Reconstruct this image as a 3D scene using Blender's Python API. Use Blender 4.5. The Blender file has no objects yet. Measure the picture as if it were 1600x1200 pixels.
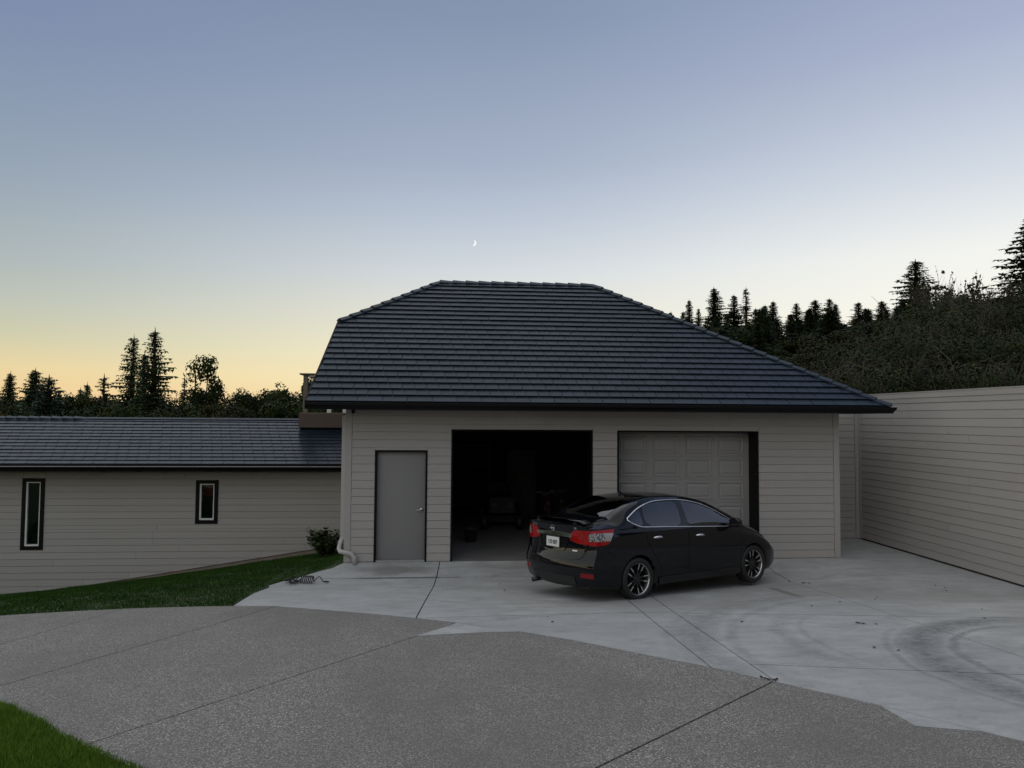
import bpy, bmesh, math, random
from mathutils import Vector, Matrix, noise
from mathutils.bvhtree import BVHTree
from mathutils.geometry import intersect_point_line

SC = bpy.context.scene
COL = SC.collection
PI = math.pi
rad = math.radians

# ------------------------------------------------------------------ camera
cam_data = bpy.data.cameras.new("camera")
camera = bpy.data.objects.new("camera", cam_data)
COL.objects.link(camera)
SC.camera = camera
cam_data.sensor_width = 36.0
cam_data.lens = 36.0 * 1150 / 1600
cam_data.clip_start = 0.05
cam_data.clip_end = 6000
camera.matrix_world = (Matrix.Translation((0, 0, 2.72)) @ Matrix.Rotation(-0.0818, 4, 'Z')
                       @ Matrix.Rotation(PI / 2 + 0.0464, 4, 'X') @ Matrix.Rotation(0.0068, 4, 'Z'))

# ------------------------------------------------------------------ world: clear dusk sky
world = bpy.data.worlds.new("World")
SC.world = world
world.use_nodes = True


def srgb(r, g, b):
    def f(c):
        c /= 255.0
        return c / 12.92 if c <= 0.04045 else ((c + 0.055) / 1.055) ** 2.4
    return (f(r), f(g), f(b), 1.0)


def build_sky():
    nt = world.node_tree
    N, L = nt.nodes, nt.links
    bg = N['Background']
    tc = N.new('ShaderNodeTexCoord')
    sep = N.new('ShaderNodeSeparateXYZ')
    L.new(tc.outputs['Generated'], sep.inputs[0])
    # height above the horizon (sine of the elevation)
    def ramp(stops):
        r = N.new('ShaderNodeValToRGB')
        r.color_ramp.interpolation = 'EASE' if False else 'LINEAR'
        el = r.color_ramp.elements
        el[0].position, el[0].color = stops[0][0], srgb(*stops[0][1])
        el[1].position, el[1].color = stops[-1][0], srgb(*stops[-1][1])
        for p, c in stops[1:-1]:
            e = el.new(p)
            e.color = srgb(*c)
        L.new(sep.outputs['Z'], r.inputs[0])
        return r
    away = ramp([(0.0, (232, 190, 138)), (0.03, (240, 208, 152)), (0.055, (232, 211, 160)), (0.09, (203, 201, 169)),
                 (0.13, (184, 191, 179)), (0.175, (168, 179, 180)), (0.273, (145, 160, 176)), (0.423, (123, 140, 171)),
                 (0.7, (112, 129, 160)), (1.0, (104, 121, 152))])
    mid = ramp([(0.0, (247, 214, 160)), (0.05, (251, 234, 189)), (0.09, (246, 237, 205)), (0.14, (232, 230, 216)),
                (0.196, (213, 219, 223)), (0.26, (190, 200, 214)), (0.329, (166, 178, 199)), (0.487, (134, 150, 176)),
                (0.7, (115, 132, 163)), (1.0, (104, 121, 152))])
    sunward = ramp([(0.0, (255, 238, 205)), (0.06, (255, 246, 226)), (0.12, (252, 250, 238)), (0.197, (245, 246, 241)),
                    (0.279, (214, 221, 230)), (0.35, (190, 200, 217)), (0.42, (169, 178, 205)), (0.55, (142, 157, 188)),
                    (0.7, (118, 135, 166)), (1.0, (104, 121, 152))])
    # azimuth measured from the place of sunset, to the right of the view
    comb = N.new('ShaderNodeCombineXYZ')
    L.new(sep.outputs['X'], comb.inputs[0]); L.new(sep.outputs['Y'], comb.inputs[1])
    nrm = N.new('ShaderNodeVectorMath'); nrm.operation = 'NORMALIZE'
    L.new(comb.outputs[0], nrm.inputs[0])
    dot = N.new('ShaderNodeVectorMath'); dot.operation = 'DOT_PRODUCT'
    L.new(nrm.outputs[0], dot.inputs[0])
    dot.inputs[1].default_value = (math.sin(rad(70)), math.cos(rad(70)), 0)
    def mapr(a, b):
        m = N.new('ShaderNodeMapRange'); m.interpolation_type = 'SMOOTHSTEP'
        m.inputs['From Min'].default_value = a; m.inputs['From Max'].default_value = b
        L.new(dot.outputs['Value'], m.inputs['Value'])
        return m
    def mix(f, a, b):
        m = N.new('ShaderNodeMix'); m.data_type = 'RGBA'
        L.new(f.outputs[0], m.inputs[0]); L.new(a, m.inputs[6]); L.new(b, m.inputs[7])
        return m.outputs[2]
    c1 = mix(mapr(-0.36, 0.46), away.outputs[0], mid.outputs[0])
    c2 = mix(mapr(0.36, 0.95), c1, sunward.outputs[0])
    L.new(c2, bg.inputs[0])
    bg.inputs[1].default_value = 1.0


build_sky()

soft_fill_data = bpy.data.lights.new("soft_fill", 'SUN')  # wide warm fill added from the upper left; no such source stands there
soft_fill_data.energy = 1.5
soft_fill_data.angle = rad(140)
soft_fill_data.color = (1.0, 0.93, 0.76)
soft_fill = bpy.data.objects.new("soft_fill", soft_fill_data)
COL.objects.link(soft_fill)
soft_fill.rotation_euler = Vector((0.58, 0.12, -0.80)).to_track_quat('-Z', 'Y').to_euler()

SC.view_settings.view_transform = 'Standard'
SC.view_settings.look = 'None'
SC.view_settings.exposure = 0.0
SC.view_settings.gamma = 1.0
SC.view_settings.use_curve_mapping = False
SC.cycles.use_denoising = True
SC.cycles.max_bounces = 8
SC.cycles.transparent_max_bounces = 16

# ------------------------------------------------------------------ helpers
rnd = random.Random(7)


def thing(name, label, cat, loc=(0, 0, 0), rot=(0, 0, 0), group=None):
    o = bpy.data.objects.new(name, None)
    COL.objects.link(o)
    o.location = loc
    o.rotation_euler = rot
    o.empty_display_size = 0.2
    return tag(o, label, cat, group)


def tag(o, label, cat, group=None):
    o['label'] = label
    o['category'] = cat
    if group:
        o['group'] = group
    return o


def mesh(name, verts, faces, smooth=False):
    me = bpy.data.meshes.new(name)
    me.from_pydata([tuple(v) for v in verts], [], faces)
    me.update()
    if smooth:
        me.polygons.foreach_set('use_smooth', [True] * len(me.polygons))
    return me


def put(name, me, mat, parent=None, loc=None, world_space=True):
    """one mesh object; its mesh is given in world space unless parent frames say otherwise"""
    o = bpy.data.objects.new(name, me)
    COL.objects.link(o)
    if mat is not None and len(me.materials) == 0:
        me.materials.append(mat)
    if parent is not None:
        o.parent = parent
        if world_space:
            o.matrix_parent_inverse = parent_world(parent).inverted()
    if loc is not None:
        o.location = loc
    return o


_pw = {}


def parent_world(p):
    if p.name in _pw:
        return _pw[p.name]
    bpy.context.view_layer.update()
    m = p.matrix_world.copy()
    _pw[p.name] = m
    return m


def structure(o):
    o['kind'] = 'structure'
    return o


def stuff(o):
    o['kind'] = 'stuff'
    return o


class MB:
    """collects simple solids into one mesh"""
    def __init__(s):
        s.v, s.f = [], []

    def add(s, vs, fs):
        n = len(s.v)
        s.v += [tuple(v) for v in vs]
        s.f += [tuple(i + n for i in f) for f in fs]
        return s

    def box(s, a, b):
        x0, y0, z0 = a
        x1, y1, z1 = b
        return s.add([(x0, y0, z0), (x1, y0, z0), (x1, y1, z0), (x0, y1, z0), (x0, y0, z1), (x1, y0, z1), (x1, y1, z1), (x0, y1, z1)],
                     [(0, 3, 2, 1), (4, 5, 6, 7), (0, 1, 5, 4), (1, 2, 6, 5), (2, 3, 7, 6), (3, 0, 4, 7)])

    def prism(s, poly, a, b):
        """poly: 3-D points; extruded by the vector b-a added to each"""
        n = len(poly)
        d = Vector(b) - Vector(a)
        vs = [Vector(p) + Vector(a) for p in poly] + [Vector(p) + Vector(b) for p in poly]
        fs = [tuple(range(n - 1, -1, -1)), tuple(range(n, 2 * n))]
        fs += [(i, (i + 1) % n, (i + 1) % n + n, i + n) for i in range(n)]
        return s.add(vs, fs)

    def tube(s, pts, r, n=8, caps=True):
        pts = [Vector(p) for p in pts]
        rs = r if isinstance(r, (list, tuple)) else [r] * len(pts)
        base = len(s.v)
        t = (pts[1] - pts[0]).normalized()
        u = t.orthogonal().normalized()
        for i, p in enumerate(pts):
            if i == 0:
                t = (pts[1] - pts[0]).normalized()
            elif i == len(pts) - 1:
                t = (pts[-1] - pts[-2]).normalized()
            else:
                t = (pts[i + 1] - pts[i - 1]).normalized()
            u = (u - t * u.dot(t))
            u = u.normalized() if u.length > 1e-6 else t.orthogonal().normalized()
            w = t.cross(u)
            for k in range(n):
                a = 2 * PI * k / n
                s.v.append(tuple(p + (u * math.cos(a) + w * math.sin(a)) * rs[i]))
        for i in range(len(pts) - 1):
            for k in range(n):
                a = base + i * n + k
                b = base + i * n + (k + 1) % n
                s.f.append((a, b, b + n, a + n))
        if caps:
            s.f.append(tuple(base + k for k in range(n - 1, -1, -1)))
            e = base + (len(pts) - 1) * n
            s.f.append(tuple(e + k for k in range(n)))
        return s

    def lathe(s, prof, n=32, axis='Z', origin=(0, 0, 0)):
        """prof: (radius, along-axis) pairs"""
        base = len(s.v)
        o = Vector(origin)
        for r, h in prof:
            for k in range(n):
                a = 2 * PI * k / n
                c, d = r * math.cos(a), r * math.sin(a)
                p = {'Z': (c, d, h), 'Y': (c, h, d), 'X': (h, c, d)}[axis]
                s.v.append(tuple(o + Vector(p)))
        for i in range(len(prof) - 1):
            for k in range(n):
                a = base + i * n + k
                b = base + i * n + (k + 1) % n
                s.f.append((a, b, b + n, a + n))
        return s

    def build(s, name, mat, parent=None, smooth=False, **k):
        return put(name, mesh(name, s.v, s.f, smooth), mat, parent, **k)


def sharp_by_angle(me, deg=32):
    bm = bmesh.new()
    bm.from_mesh(me)
    bmesh.ops.recalc_face_normals(bm, faces=bm.faces)
    lim = rad(deg)
    for e in bm.edges:
        if len(e.link_faces) == 2:
            e.smooth = e.calc_face_angle(0) < lim
    for f in bm.faces:
        f.smooth = True
    bm.to_mesh(me)
    bm.free()


def bevelled_box(name, size, bevel, mat, parent=None, loc=(0, 0, 0), segs=2):
    bm = bmesh.new()
    bmesh.ops.create_cube(bm, size=1)
    bmesh.ops.scale(bm, vec=size, verts=bm.verts)
    bmesh.ops.bevel(bm, geom=bm.edges[:], offset=bevel, segments=segs, affect='EDGES', profile=0.6)
    bmesh.ops.translate(bm, vec=loc, verts=bm.verts)
    me = bpy.data.meshes.new(name)
    bm.to_mesh(me)
    bm.free()
    sharp_by_angle(me, 40)
    return put(name, me, mat, parent)


# ------------------------------------------------------------------ materials
def material(name, color=(0.5, 0.5, 0.5), rough=0.6, metal=0.0, spec=None, **extra):
    m = bpy.data.materials.new(name)
    m.use_nodes = True
    b = m.node_tree.nodes['Principled BSDF']
    b.inputs['Base Color'].default_value = (*color, 1)
    b.inputs['Roughness'].default_value = rough
    b.inputs['Metallic'].default_value = metal
    if spec is not None:
        b.inputs['Specular IOR Level'].default_value = spec
    for k, v in extra.items():
        b.inputs[k].default_value = v
    return m


class NT:
    """small wrapper for writing node trees"""
    def __init__(s, m):
        s.nt = m.node_tree
        s.N, s.L = s.nt.nodes, s.nt.links
        s.b = s.N['Principled BSDF']

    def new(s, t, **k):
        n = s.N.new(t)
        for a, b in k.items():
            setattr(n, a, b)
        return n

    def coord(s, kind='Object', scale=(1, 1, 1)):
        tc = s.new('ShaderNodeTexCoord')
        mp = s.new('ShaderNodeMapping')
        mp.inputs['Scale'].default_value = scale
        s.L.new(tc.outputs[kind], mp.inputs[0])
        return mp.outputs[0]

    def geopos(s, scale=(1, 1, 1)):
        g = s.new('ShaderNodeNewGeometry')
        mp = s.new('ShaderNodeMapping')
        mp.inputs['Scale'].default_value = scale
        s.L.new(g.outputs['Position'], mp.inputs[0])
        return mp.outputs[0]

    def noise(s, vec, scale=5, detail=4, rough=0.55, dist=0.0):
        n = s.new('ShaderNodeTexNoise')
        n.inputs['Scale'].default_value = scale
        n.inputs['Detail'].default_value = detail
        n.inputs['Roughness'].default_value = rough
        n.inputs['Distortion'].default_value = dist
        s.L.new(vec, n.inputs['Vector'])
        return n.outputs['Fac']

    def voronoi(s, vec, scale=5, out='Distance', feature='F1'):
        n = s.new('ShaderNodeTexVoronoi', feature=feature)
        n.inputs['Scale'].default_value = scale
        s.L.new(vec, n.inputs['Vector'])
        return n.outputs[out]

    def ramp(s, fac, stops, interp='LINEAR'):
        r = s.new('ShaderNodeValToRGB')
        r.color_ramp.interpolation = interp
        el = r.color_ramp.elements
        def c4(c):
            return (c, c, c, 1) if isinstance(c, (int, float)) else (*c, 1)
        el[0].position, el[0].color = stops[0][0], c4(stops[0][1])
        el[1].position, el[1].color = stops[-1][0], c4(stops[-1][1])
        for p, c in stops[1:-1]:
            e = el.new(p)
            e.color = c4(c)
        s.L.new(fac, r.inputs[0])
        return r.outputs[0]

    def mix(s, fac, a, b, mode='MIX'):
        m = s.new('ShaderNodeMix', data_type='RGBA', blend_type=mode)
        for sock, v in ((m.inputs[0], fac), (m.inputs[6], a), (m.inputs[7], b)):
            if isinstance(v, (int, float)):
                sock.default_value = v if sock.type == 'VALUE' else (v, v, v, 1)
            elif isinstance(v, tuple):
                sock.default_value = (*v, 1) if len(v) == 3 else v
            else:
                s.L.new(v, sock)
        return m.outputs[2]

    def math(s, op, a, b=None, c=None, clamp=False):
        m = s.new('ShaderNodeMath', operation=op, use_clamp=clamp)
        for i, v in enumerate((a, b, c)):
            if v is None:
                continue
            if isinstance(v, (int, float)):
                m.inputs[i].default_value = v
            else:
                s.L.new(v, m.inputs[i])
        return m.outputs[0]

    def rnd(s):
        return s.new('ShaderNodeObjectInfo').outputs['Random']

    def base(s, out):
        s.L.new(out, s.b.inputs['Base Color'])

    def rough(s, out):
        s.L.new(out, s.b.inputs['Roughness'])

    def bump(s, h, strength=0.3, dist=0.01):
        b = s.new('ShaderNodeBump')
        b.inputs['Strength'].default_value = strength
        b.inputs['Distance'].default_value = dist
        s.L.new(h, b.inputs['Height'])
        s.L.new(b.outputs[0], s.b.inputs['Normal'])


M = {}


def make_materials():
    # painted fibre-cement siding, warm grey
    def siding(name, c):
        m = material(name, c, 0.6)
        t = NT(m)
        p = t.geopos((1.2, 1.2, 26))
        g = t.noise(p, 3.0, 5, 0.6)
        big = t.noise(t.geopos((0.5, 0.5, 0.7)), 1.3, 3)
        col = t.mix(t.math('MULTIPLY', t.rnd(), 0.6), c, tuple(x * 0.86 for x in c))
        col = t.mix(t.ramp(g, [(0.3, 0.25), (0.75, 0.0)]), col, tuple(x * 0.8 for x in c))
        col = t.mix(t.ramp(big, [(0.42, 0.0), (0.75, 0.3)]), col, (c[0] * .82, c[1] * .81, c[2] * .78))
        t.base(col)
        t.bump(g, 0.25, 0.004)
        return m
    M['siding'] = siding('siding_paint', (0.40, 0.377, 0.357))
    M['trim'] = siding('trim_paint', (0.40, 0.38, 0.362))
    M['door_paint'] = material('door_paint', (0.22, 0.214, 0.212), 0.5)
    t = NT(M['door_paint']); t.base(t.mix(t.ramp(t.noise(t.geopos(), 2.2, 4), [(.35, .0), (.7, .25)]), (0.22, 0.214, 0.212), (0.185, 0.18, 0.175)))
    M['garage_door_paint'] = material('garage_door_paint', (0.36, 0.345, 0.335), 0.5)
    t = NT(M['garage_door_paint']); n = t.noise(t.geopos((6, 6, 60)), 4, 4)
    t.base(t.mix(t.ramp(t.noise(t.geopos(), 1.6, 4), [(.35, .0), (.7, .3)]), (0.31, 0.298, 0.29), (0.26, 0.25, 0.24))); t.bump(n, .12, .002)
    M['dark_trim'] = material('dark_metal_trim', (0.004, 0.004, 0.0045), 0.5, spec=0.15)
    M['gutter'] = material('dark_bronze_gutter', (0.005, 0.0045, 0.006), 0.45, spec=0.2)
    M['soffit'] = material('soffit', (0.03, 0.027, 0.025), 0.7)
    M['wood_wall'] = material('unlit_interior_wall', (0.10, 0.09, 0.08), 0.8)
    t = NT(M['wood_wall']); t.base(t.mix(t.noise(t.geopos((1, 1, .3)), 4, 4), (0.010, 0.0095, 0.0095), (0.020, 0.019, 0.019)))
    # slate-look roof tiles with a sheen
    m = material('roof_slate', (0.03, 0.037, 0.05), 0.42, spec=0.26)
    t = NT(m)
    n = t.noise(t.geopos((1, 1, 1)), 38, 5, 0.65)
    streak = t.noise(t.geopos((9, 2, 2)), 3, 4)
    col = t.mix(t.rnd(), (0.006, 0.012, 0.020), (0.017, 0.026, 0.041))
    col = t.mix(t.ramp(n, [(0.35, 0.0), (0.8, 0.55)]), col, (0.026, 0.034, 0.047))
    col = t.mix(t.ramp(streak, [(0.45, 0), (0.8, 0.4)]), col, (0.017, 0.022, 0.028))
    t.base(col)
    t.rough(t.ramp(n, [(0.2, 0.26), (0.8, 0.42)]))
    t.bump(n, 0.14, 0.003)
    t.b.inputs['Specular Tint'].default_value = (0.6, 0.82, 1.0, 1)
    M['slate'] = m
    M['underlay'] = material('roof_underlay', (0.012, 0.014, 0.018), 0.7)
    # concrete
    m = material('concrete', (0.45, 0.45, 0.44), 0.82)
    t = NT(m)
    pos = t.geopos()
    n1 = t.noise(pos, 0.55, 6, 0.6)
    n2 = t.noise(t.geopos((1.0, 1.7, 1)), 1.9, 10, 0.80, 0.25)
    pits = t.noise(pos, 26, 5, 0.75)
    n3 = t.noise(pos, 60, 4, 0.7)
    col = t.mix(t.ramp(n1, [(0.3, 0.0), (0.7, 1.0)]), (0.345, 0.352, 0.352), (0.51, 0.52, 0.51))
    col = t.mix(t.ramp(n2, [(0.36, 0.75), (0.58, 0.0)]), col, (0.25, 0.25, 0.242))
    col = t.mix(t.math('MULTIPLY', t.rnd(), 0.22), col, (0.30, 0.30, 0.295))
    col = t.mix(t.ramp(n3, [(0.35, 0.35), (0.6, 0.0)]), col, (0.27, 0.27, 0.27))
    col = t.mix(t.ramp(pits, [(0.60, 0.0), (0.72, 0.5)]), col, (0.20, 0.20, 0.195))
    spots = t.voronoi(t.geopos(), 3.1)
    sp = t.math('MULTIPLY', t.ramp(spots, [(0.02, 1.0), (0.07, 0.0)]), t.ramp(t.noise(pos, 1.1, 3), [(0.5, 0), (0.62, 0.75)]))
    col = t.mix(sp, col, (0.10, 0.10, 0.095))
    sep = t.new('ShaderNodeSeparateXYZ')
    t.L.new(pos, sep.inputs[0])
    X, Y = sep.outputs[0], sep.outputs[1]
    wob = t.math('MULTIPLY', t.math('SUBTRACT', t.noise(pos, 1.7, 3), 0.5), 0.16)
    grain = t.ramp(t.noise(t.geopos(), 11, 7, 0.75), [(0.32, 0.12), (0.62, 1.0)])

    def arc(cx, cy, r, w, strength, a0=None, xlim=None):
        # rubber left by turning tyres: part of a ring
        nonlocal col
        dx = t.math('SUBTRACT', X, cx); dy = t.math('SUBTRACT', Y, cy)
        d = t.math('SQRT', t.math('ADD', t.math('MULTIPLY', dx, dx), t.math('MULTIPLY', dy, dy)))
        e = t.math('ABSOLUTE', t.math('ADD', t.math('SUBTRACT', d, r), wob))
        mask = t.math('SUBTRACT', 1.0, t.math('DIVIDE', e, w), clamp=True)
        mask = t.math('POWER', mask, 0.6)
        if a0 is not None:
            ux, uy, lim, soft = a0
            side = t.math('DIVIDE', t.math('ADD', t.math('MULTIPLY', dx, ux), t.math('MULTIPLY', dy, uy)), d)
            mr = t.new('ShaderNodeMapRange')
            mr.inputs['From Min'].default_value = lim; mr.inputs['From Max'].default_value = lim + soft
            t.L.new(side, mr.inputs['Value'])
            mask = t.math('MULTIPLY', mask, mr.outputs[0])
        mask = t.math('MULTIPLY', t.math('MULTIPLY', mask, grain), strength)
        col = t.mix(mask, col, (0.125, 0.13, 0.128))

    # arcs from the turning circle in front of the far bay
    arc(7.0, 6.9, 4.45, 0.26, 0.62, (-0.85, 0.52, 0.55, 0.35))
    arc(7.0, 6.9, 4.05, 0.09, 0.45, (-0.85, 0.52, 0.6, 0.3))
    arc(7.0, 6.9, 4.75, 0.07, 0.35, (-0.6, 0.8, 0.6, 0.3))
    arc(6.7, 7.5, 3.0, 0.13, 0.42, (-0.97, 0.2, 0.8, 0.15))
    arc(6.7, 7.5, 2.75, 0.05, 0.35, (-0.97, 0.2, 0.8, 0.15))
    arc(7.3, 6.2, 2.70, 0.24, 0.95, (-0.9, 0.35, 0.25, 0.35))
    arc(7.3, 6.2, 2.38, 0.06, 0.75, (-0.97, 0.2, 0.25, 0.35))
    arc(7.3, 6.2, 3.02, 0.05, 0.5, (-0.97, -0.2, 0.35, 0.35))
    arc(7.5, 6.1, 1.85, 0.13, 0.6, (-0.97, 0.1, 0.2, 0.4))
    arc(7.5, 6.1, 1.62, 0.05, 0.6, (-0.97, -0.1, 0.2, 0.4))
    arc(1.2, 13.6, 3.0, 0.07, 0.4, (0.1, -1.0, 0.75, 0.2))
    arc(1.9, 14.2, 3.4, 0.06, 0.35, (-0.3, -1.0, 0.85, 0.12))
    arc(2.4, 5.6, 4.2, 0.10, 0.35, (-0.25, 1.0, 0.85, 0.1))

    def patch(cx, cy, sx, sy, strength, c):
        nonlocal col
        dx = t.math('DIVIDE', t.math('SUBTRACT', X, cx), sx)
        dy = t.math('DIVIDE', t.math('SUBTRACT', Y, cy), sy)
        d = t.math('SQRT', t.math('ADD', t.math('MULTIPLY', dx, dx), t.math('MULTIPLY', dy, dy)))
        d = t.math('ADD', d, t.math('MULTIPLY', t.math('SUBTRACT', t.noise(pos, 2.4, 5), 0.5), 1.3))
        mr = t.new('ShaderNodeMapRange', interpolation_type='SMOOTHSTEP')
        mr.inputs['From Min'].default_value = 1.0; mr.inputs['From Max'].default_value = 0.45
        t.L.new(d, mr.inputs['Value'])
        col = t.mix(t.math('MULTIPLY', mr.outputs[0], strength), col, c)

    patch(-1.05, 13.75, 0.75, 0.33, 0.75, (0.19, 0.19, 0.175))       # damp below the downspout
    patch(-0.95, 13.33, 1.25, 0.07, 0.9, (0.115, 0.115, 0.095))     # water standing in the valley
    patch(5.30, 11.45, 0.10, 0.85, 0.95, (0.10, 0.098, 0.092))       # drip trail by the front wheel
    patch(2.9, 10.4, 2.6, 0.9, 0.45, (0.25, 0.245, 0.225))
    patch(5.4, 11.6, 2.4, 1.1, 0.5, (0.24, 0.235, 0.215))
    patch(7.2, 10.9, 2.2, 0.9, 0.4, (0.24, 0.235, 0.215))
    patch(1.4, 13.95, 1.6, 0.22, 0.6, (0.30, 0.285, 0.255))
    patch(1.3, 12.3, 1.5, 0.35, 0.4, (0.28, 0.28, 0.265))
    t.base(col)
    t.rough(t.ramp(n1, [(0.3, 0.72), (0.7, 0.9)]))
    t.bump(n3, 0.18, 0.004)
    M['concrete'] = m
    # exposed aggregate
    m = material('exposed_aggregate', (0.3, 0.3, 0.29), 0.85)
    t = NT(m)
    pos = t.geopos()
    cell = t.voronoi(pos, 74, 'Color')
    dist = t.voronoi(pos, 74, 'Distance')
    sepc = t.new('ShaderNodeSeparateColor'); t.L.new(cell, sepc.inputs[0])
    stone = t.ramp(sepc.outputs[0], [(0.0, (0.14, 0.135, 0.122)), (0.35, (0.33, 0.317, 0.285)), (0.7, (0.48, 0.462, 0.418)), (0.93, (0.55, 0.53, 0.49)), (1.0, (0.82, 0.80, 0.75))])
    stone = t.mix(t.math('MULTIPLY', sepc.outputs[1], 0.35), stone, (0.30, 0.255, 0.215))
    col = t.mix(t.ramp(dist, [(0.28, 0.0), (0.55, 0.9)]), stone, (0.125, 0.119, 0.108))
    big = t.noise(t.geopos((0.7, 0.5, 1)), 0.9, 7, 0.65)
    col = t.mix(t.ramp(big, [(0.34, 0.75), (0.60, 0.0)]), col, (0.15, 0.143, 0.13))
    fine = t.noise(pos, 5.5, 5, 0.7)
    col = t.mix(t.ramp(fine, [(0.55, 0.0), (0.8, 0.3)]), col, (0.38, 0.37, 0.345))
    t.base(col)
    t.bump(t.ramp(dist, [(0.0, 1.0), (0.6, 0.0)]), 0.55, 0.008)
    M['aggregate'] = m
    M['joint'] = material('joint_dirt', (0.028, 0.026, 0.022), 0.95)
    m = material('soil', (0.05, 0.042, 0.03), 0.95)
    t = NT(m); t.base(t.mix(t.noise(t.geopos(), 6, 6), (0.03, 0.026, 0.018), (0.075, 0.066, 0.045))); M['soil'] = m
    m = material('lawn_ground', (0.03, 0.05, 0.015), 0.95)
    t = NT(m); t.base(t.mix(t.noise(t.geopos(), 9, 6), (0.02, 0.036, 0.010), (0.04, 0.066, 0.018))); M['turf'] = m
    m = material('grass_blades', (0.06, 0.12, 0.03), 0.6, spec=0.1)
    t = NT(m)
    n = t.noise(t.geopos(), 1.3, 5, 0.6); n2 = t.noise(t.geopos(), 40, 3)
    col = t.mix(t.ramp(n, [(0.35, 0.0), (0.65, 1.0)]), (0.018, 0.052, 0.006), (0.034, 0.084, 0.010))
    col = t.mix(t.ramp(n2, [(0.5, 0.0), (0.8, 0.6)]), col, (0.065, 0.11, 0.028))
    t.base(col); M['grass'] = m
    m = material('bright_grass_blades', (0.08, 0.15, 0.03), 0.6, spec=0.1)  # same grass, lighter: the near lawn's brightness is put into the blade colour
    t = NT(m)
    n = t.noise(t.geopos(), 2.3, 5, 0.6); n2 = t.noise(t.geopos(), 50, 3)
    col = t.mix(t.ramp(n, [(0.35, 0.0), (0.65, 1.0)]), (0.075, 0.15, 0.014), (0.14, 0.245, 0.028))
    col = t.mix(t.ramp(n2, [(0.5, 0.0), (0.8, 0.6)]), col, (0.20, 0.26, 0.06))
    t.base(col); M['grass_bright'] = m
    m = material('foundation', (0.2, 0.17, 0.13), 0.9)
    t = NT(m); t.base(t.mix(t.noise(t.geopos(), 5, 6), (0.14, 0.112, 0.08), (0.27, 0.235, 0.19))); M['foundation'] = m

    def leaf(name, a, b, c, rough=0.55):
        mm = material(name, a, rough, spec=0.06)
        tt = NT(mm)
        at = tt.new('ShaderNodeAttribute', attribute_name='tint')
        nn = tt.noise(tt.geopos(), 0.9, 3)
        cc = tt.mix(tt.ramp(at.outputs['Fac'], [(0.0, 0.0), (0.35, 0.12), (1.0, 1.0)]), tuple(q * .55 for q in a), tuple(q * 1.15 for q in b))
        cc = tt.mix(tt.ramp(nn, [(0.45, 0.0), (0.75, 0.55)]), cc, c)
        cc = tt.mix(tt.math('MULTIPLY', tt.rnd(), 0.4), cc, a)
        tt.base(cc)
        return mm
    M['fir'] = leaf('fir_needles', (0.0387, 0.0678, 0.0339), (0.0823, 0.1212, 0.0532), (0.0630, 0.0969, 0.0485))
    M['fir_blue'] = leaf('blue_fir_needles', (0.0389, 0.0583, 0.0437), (0.0842, 0.1134, 0.0842), (0.0551, 0.0778, 0.0518))
    M['leaf'] = leaf('broad_leaves', (0.0181, 0.0302, 0.0091), (0.0454, 0.0605, 0.0166), (0.0363, 0.0424, 0.0121))
    M['leaf_olive'] = leaf('olive_leaves', (0.0247, 0.0305, 0.0102), (0.0618, 0.0654, 0.0218), (0.0523, 0.0450, 0.0160))
    M['leaf_ivy'] = leaf('bramble_leaves', (0.0160, 0.0276, 0.0102), (0.0451, 0.0619, 0.0218), (0.0436, 0.0378, 0.0189))
    M['leaf_rust'] = leaf('rust_leaves', (0.0960, 0.0450, 0.0120), (0.1440, 0.0780, 0.0180), (0.0600, 0.0420, 0.0120))
    M['leaf_shrub'] = leaf('shrub_leaves', (0.026, 0.044, 0.014), (0.06, 0.09, 0.028), (0.035, 0.055, 0.018), 0.45)
    m = material('bark', (0.06, 0.045, 0.032), 0.95)
    t = NT(m); t.base(t.mix(t.noise(t.geopos((6, 6, 1)), 4, 5), (0.035, 0.027, 0.02), (0.10, 0.08, 0.06))); M['bark'] = m
    M['twig'] = material('dry_twigs', (0.075, 0.06, 0.045), 0.9)
    M['deck_wood'] = material('weathered_wood', (0.26, 0.22, 0.16), 0.85)
    t = NT(M['deck_wood']); t.base(t.mix(t.noise(t.geopos((3, 3, .6)), 7, 5), (0.10, 0.085, 0.06), (0.20, 0.17, 0.125)))
    M['deck_fascia'] = material('brown_fascia', (0.075, 0.052, 0.042), 0.7)
    t = NT(M['deck_fascia']); t.base(t.mix(t.noise(t.geopos((.5, 2, 9)), 3, 5), (0.062, 0.043, 0.036), (0.09, 0.064, 0.052)))
    M['steel'] = material('brushed_steel', (0.55, 0.55, 0.53), 0.32, 1.0)
    M['white_vinyl'] = material('white_vinyl', (0.72, 0.72, 0.71), 0.4)
    M['galv'] = material('pale_gutter_lip', (0.36, 0.36, 0.37), 0.4)
    M['downspout'] = material('painted_downspout', (0.43, 0.41, 0.405), 0.5)
    M['rubber'] = material('rubber', (0.012, 0.012, 0.012), 0.55)
    M['cable'] = material('cable_black', (0.015, 0.016, 0.018), 0.38)
    M['dead_leaf'] = material('dead_leaf', (0.05, 0.03, 0.016), 0.9)


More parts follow.
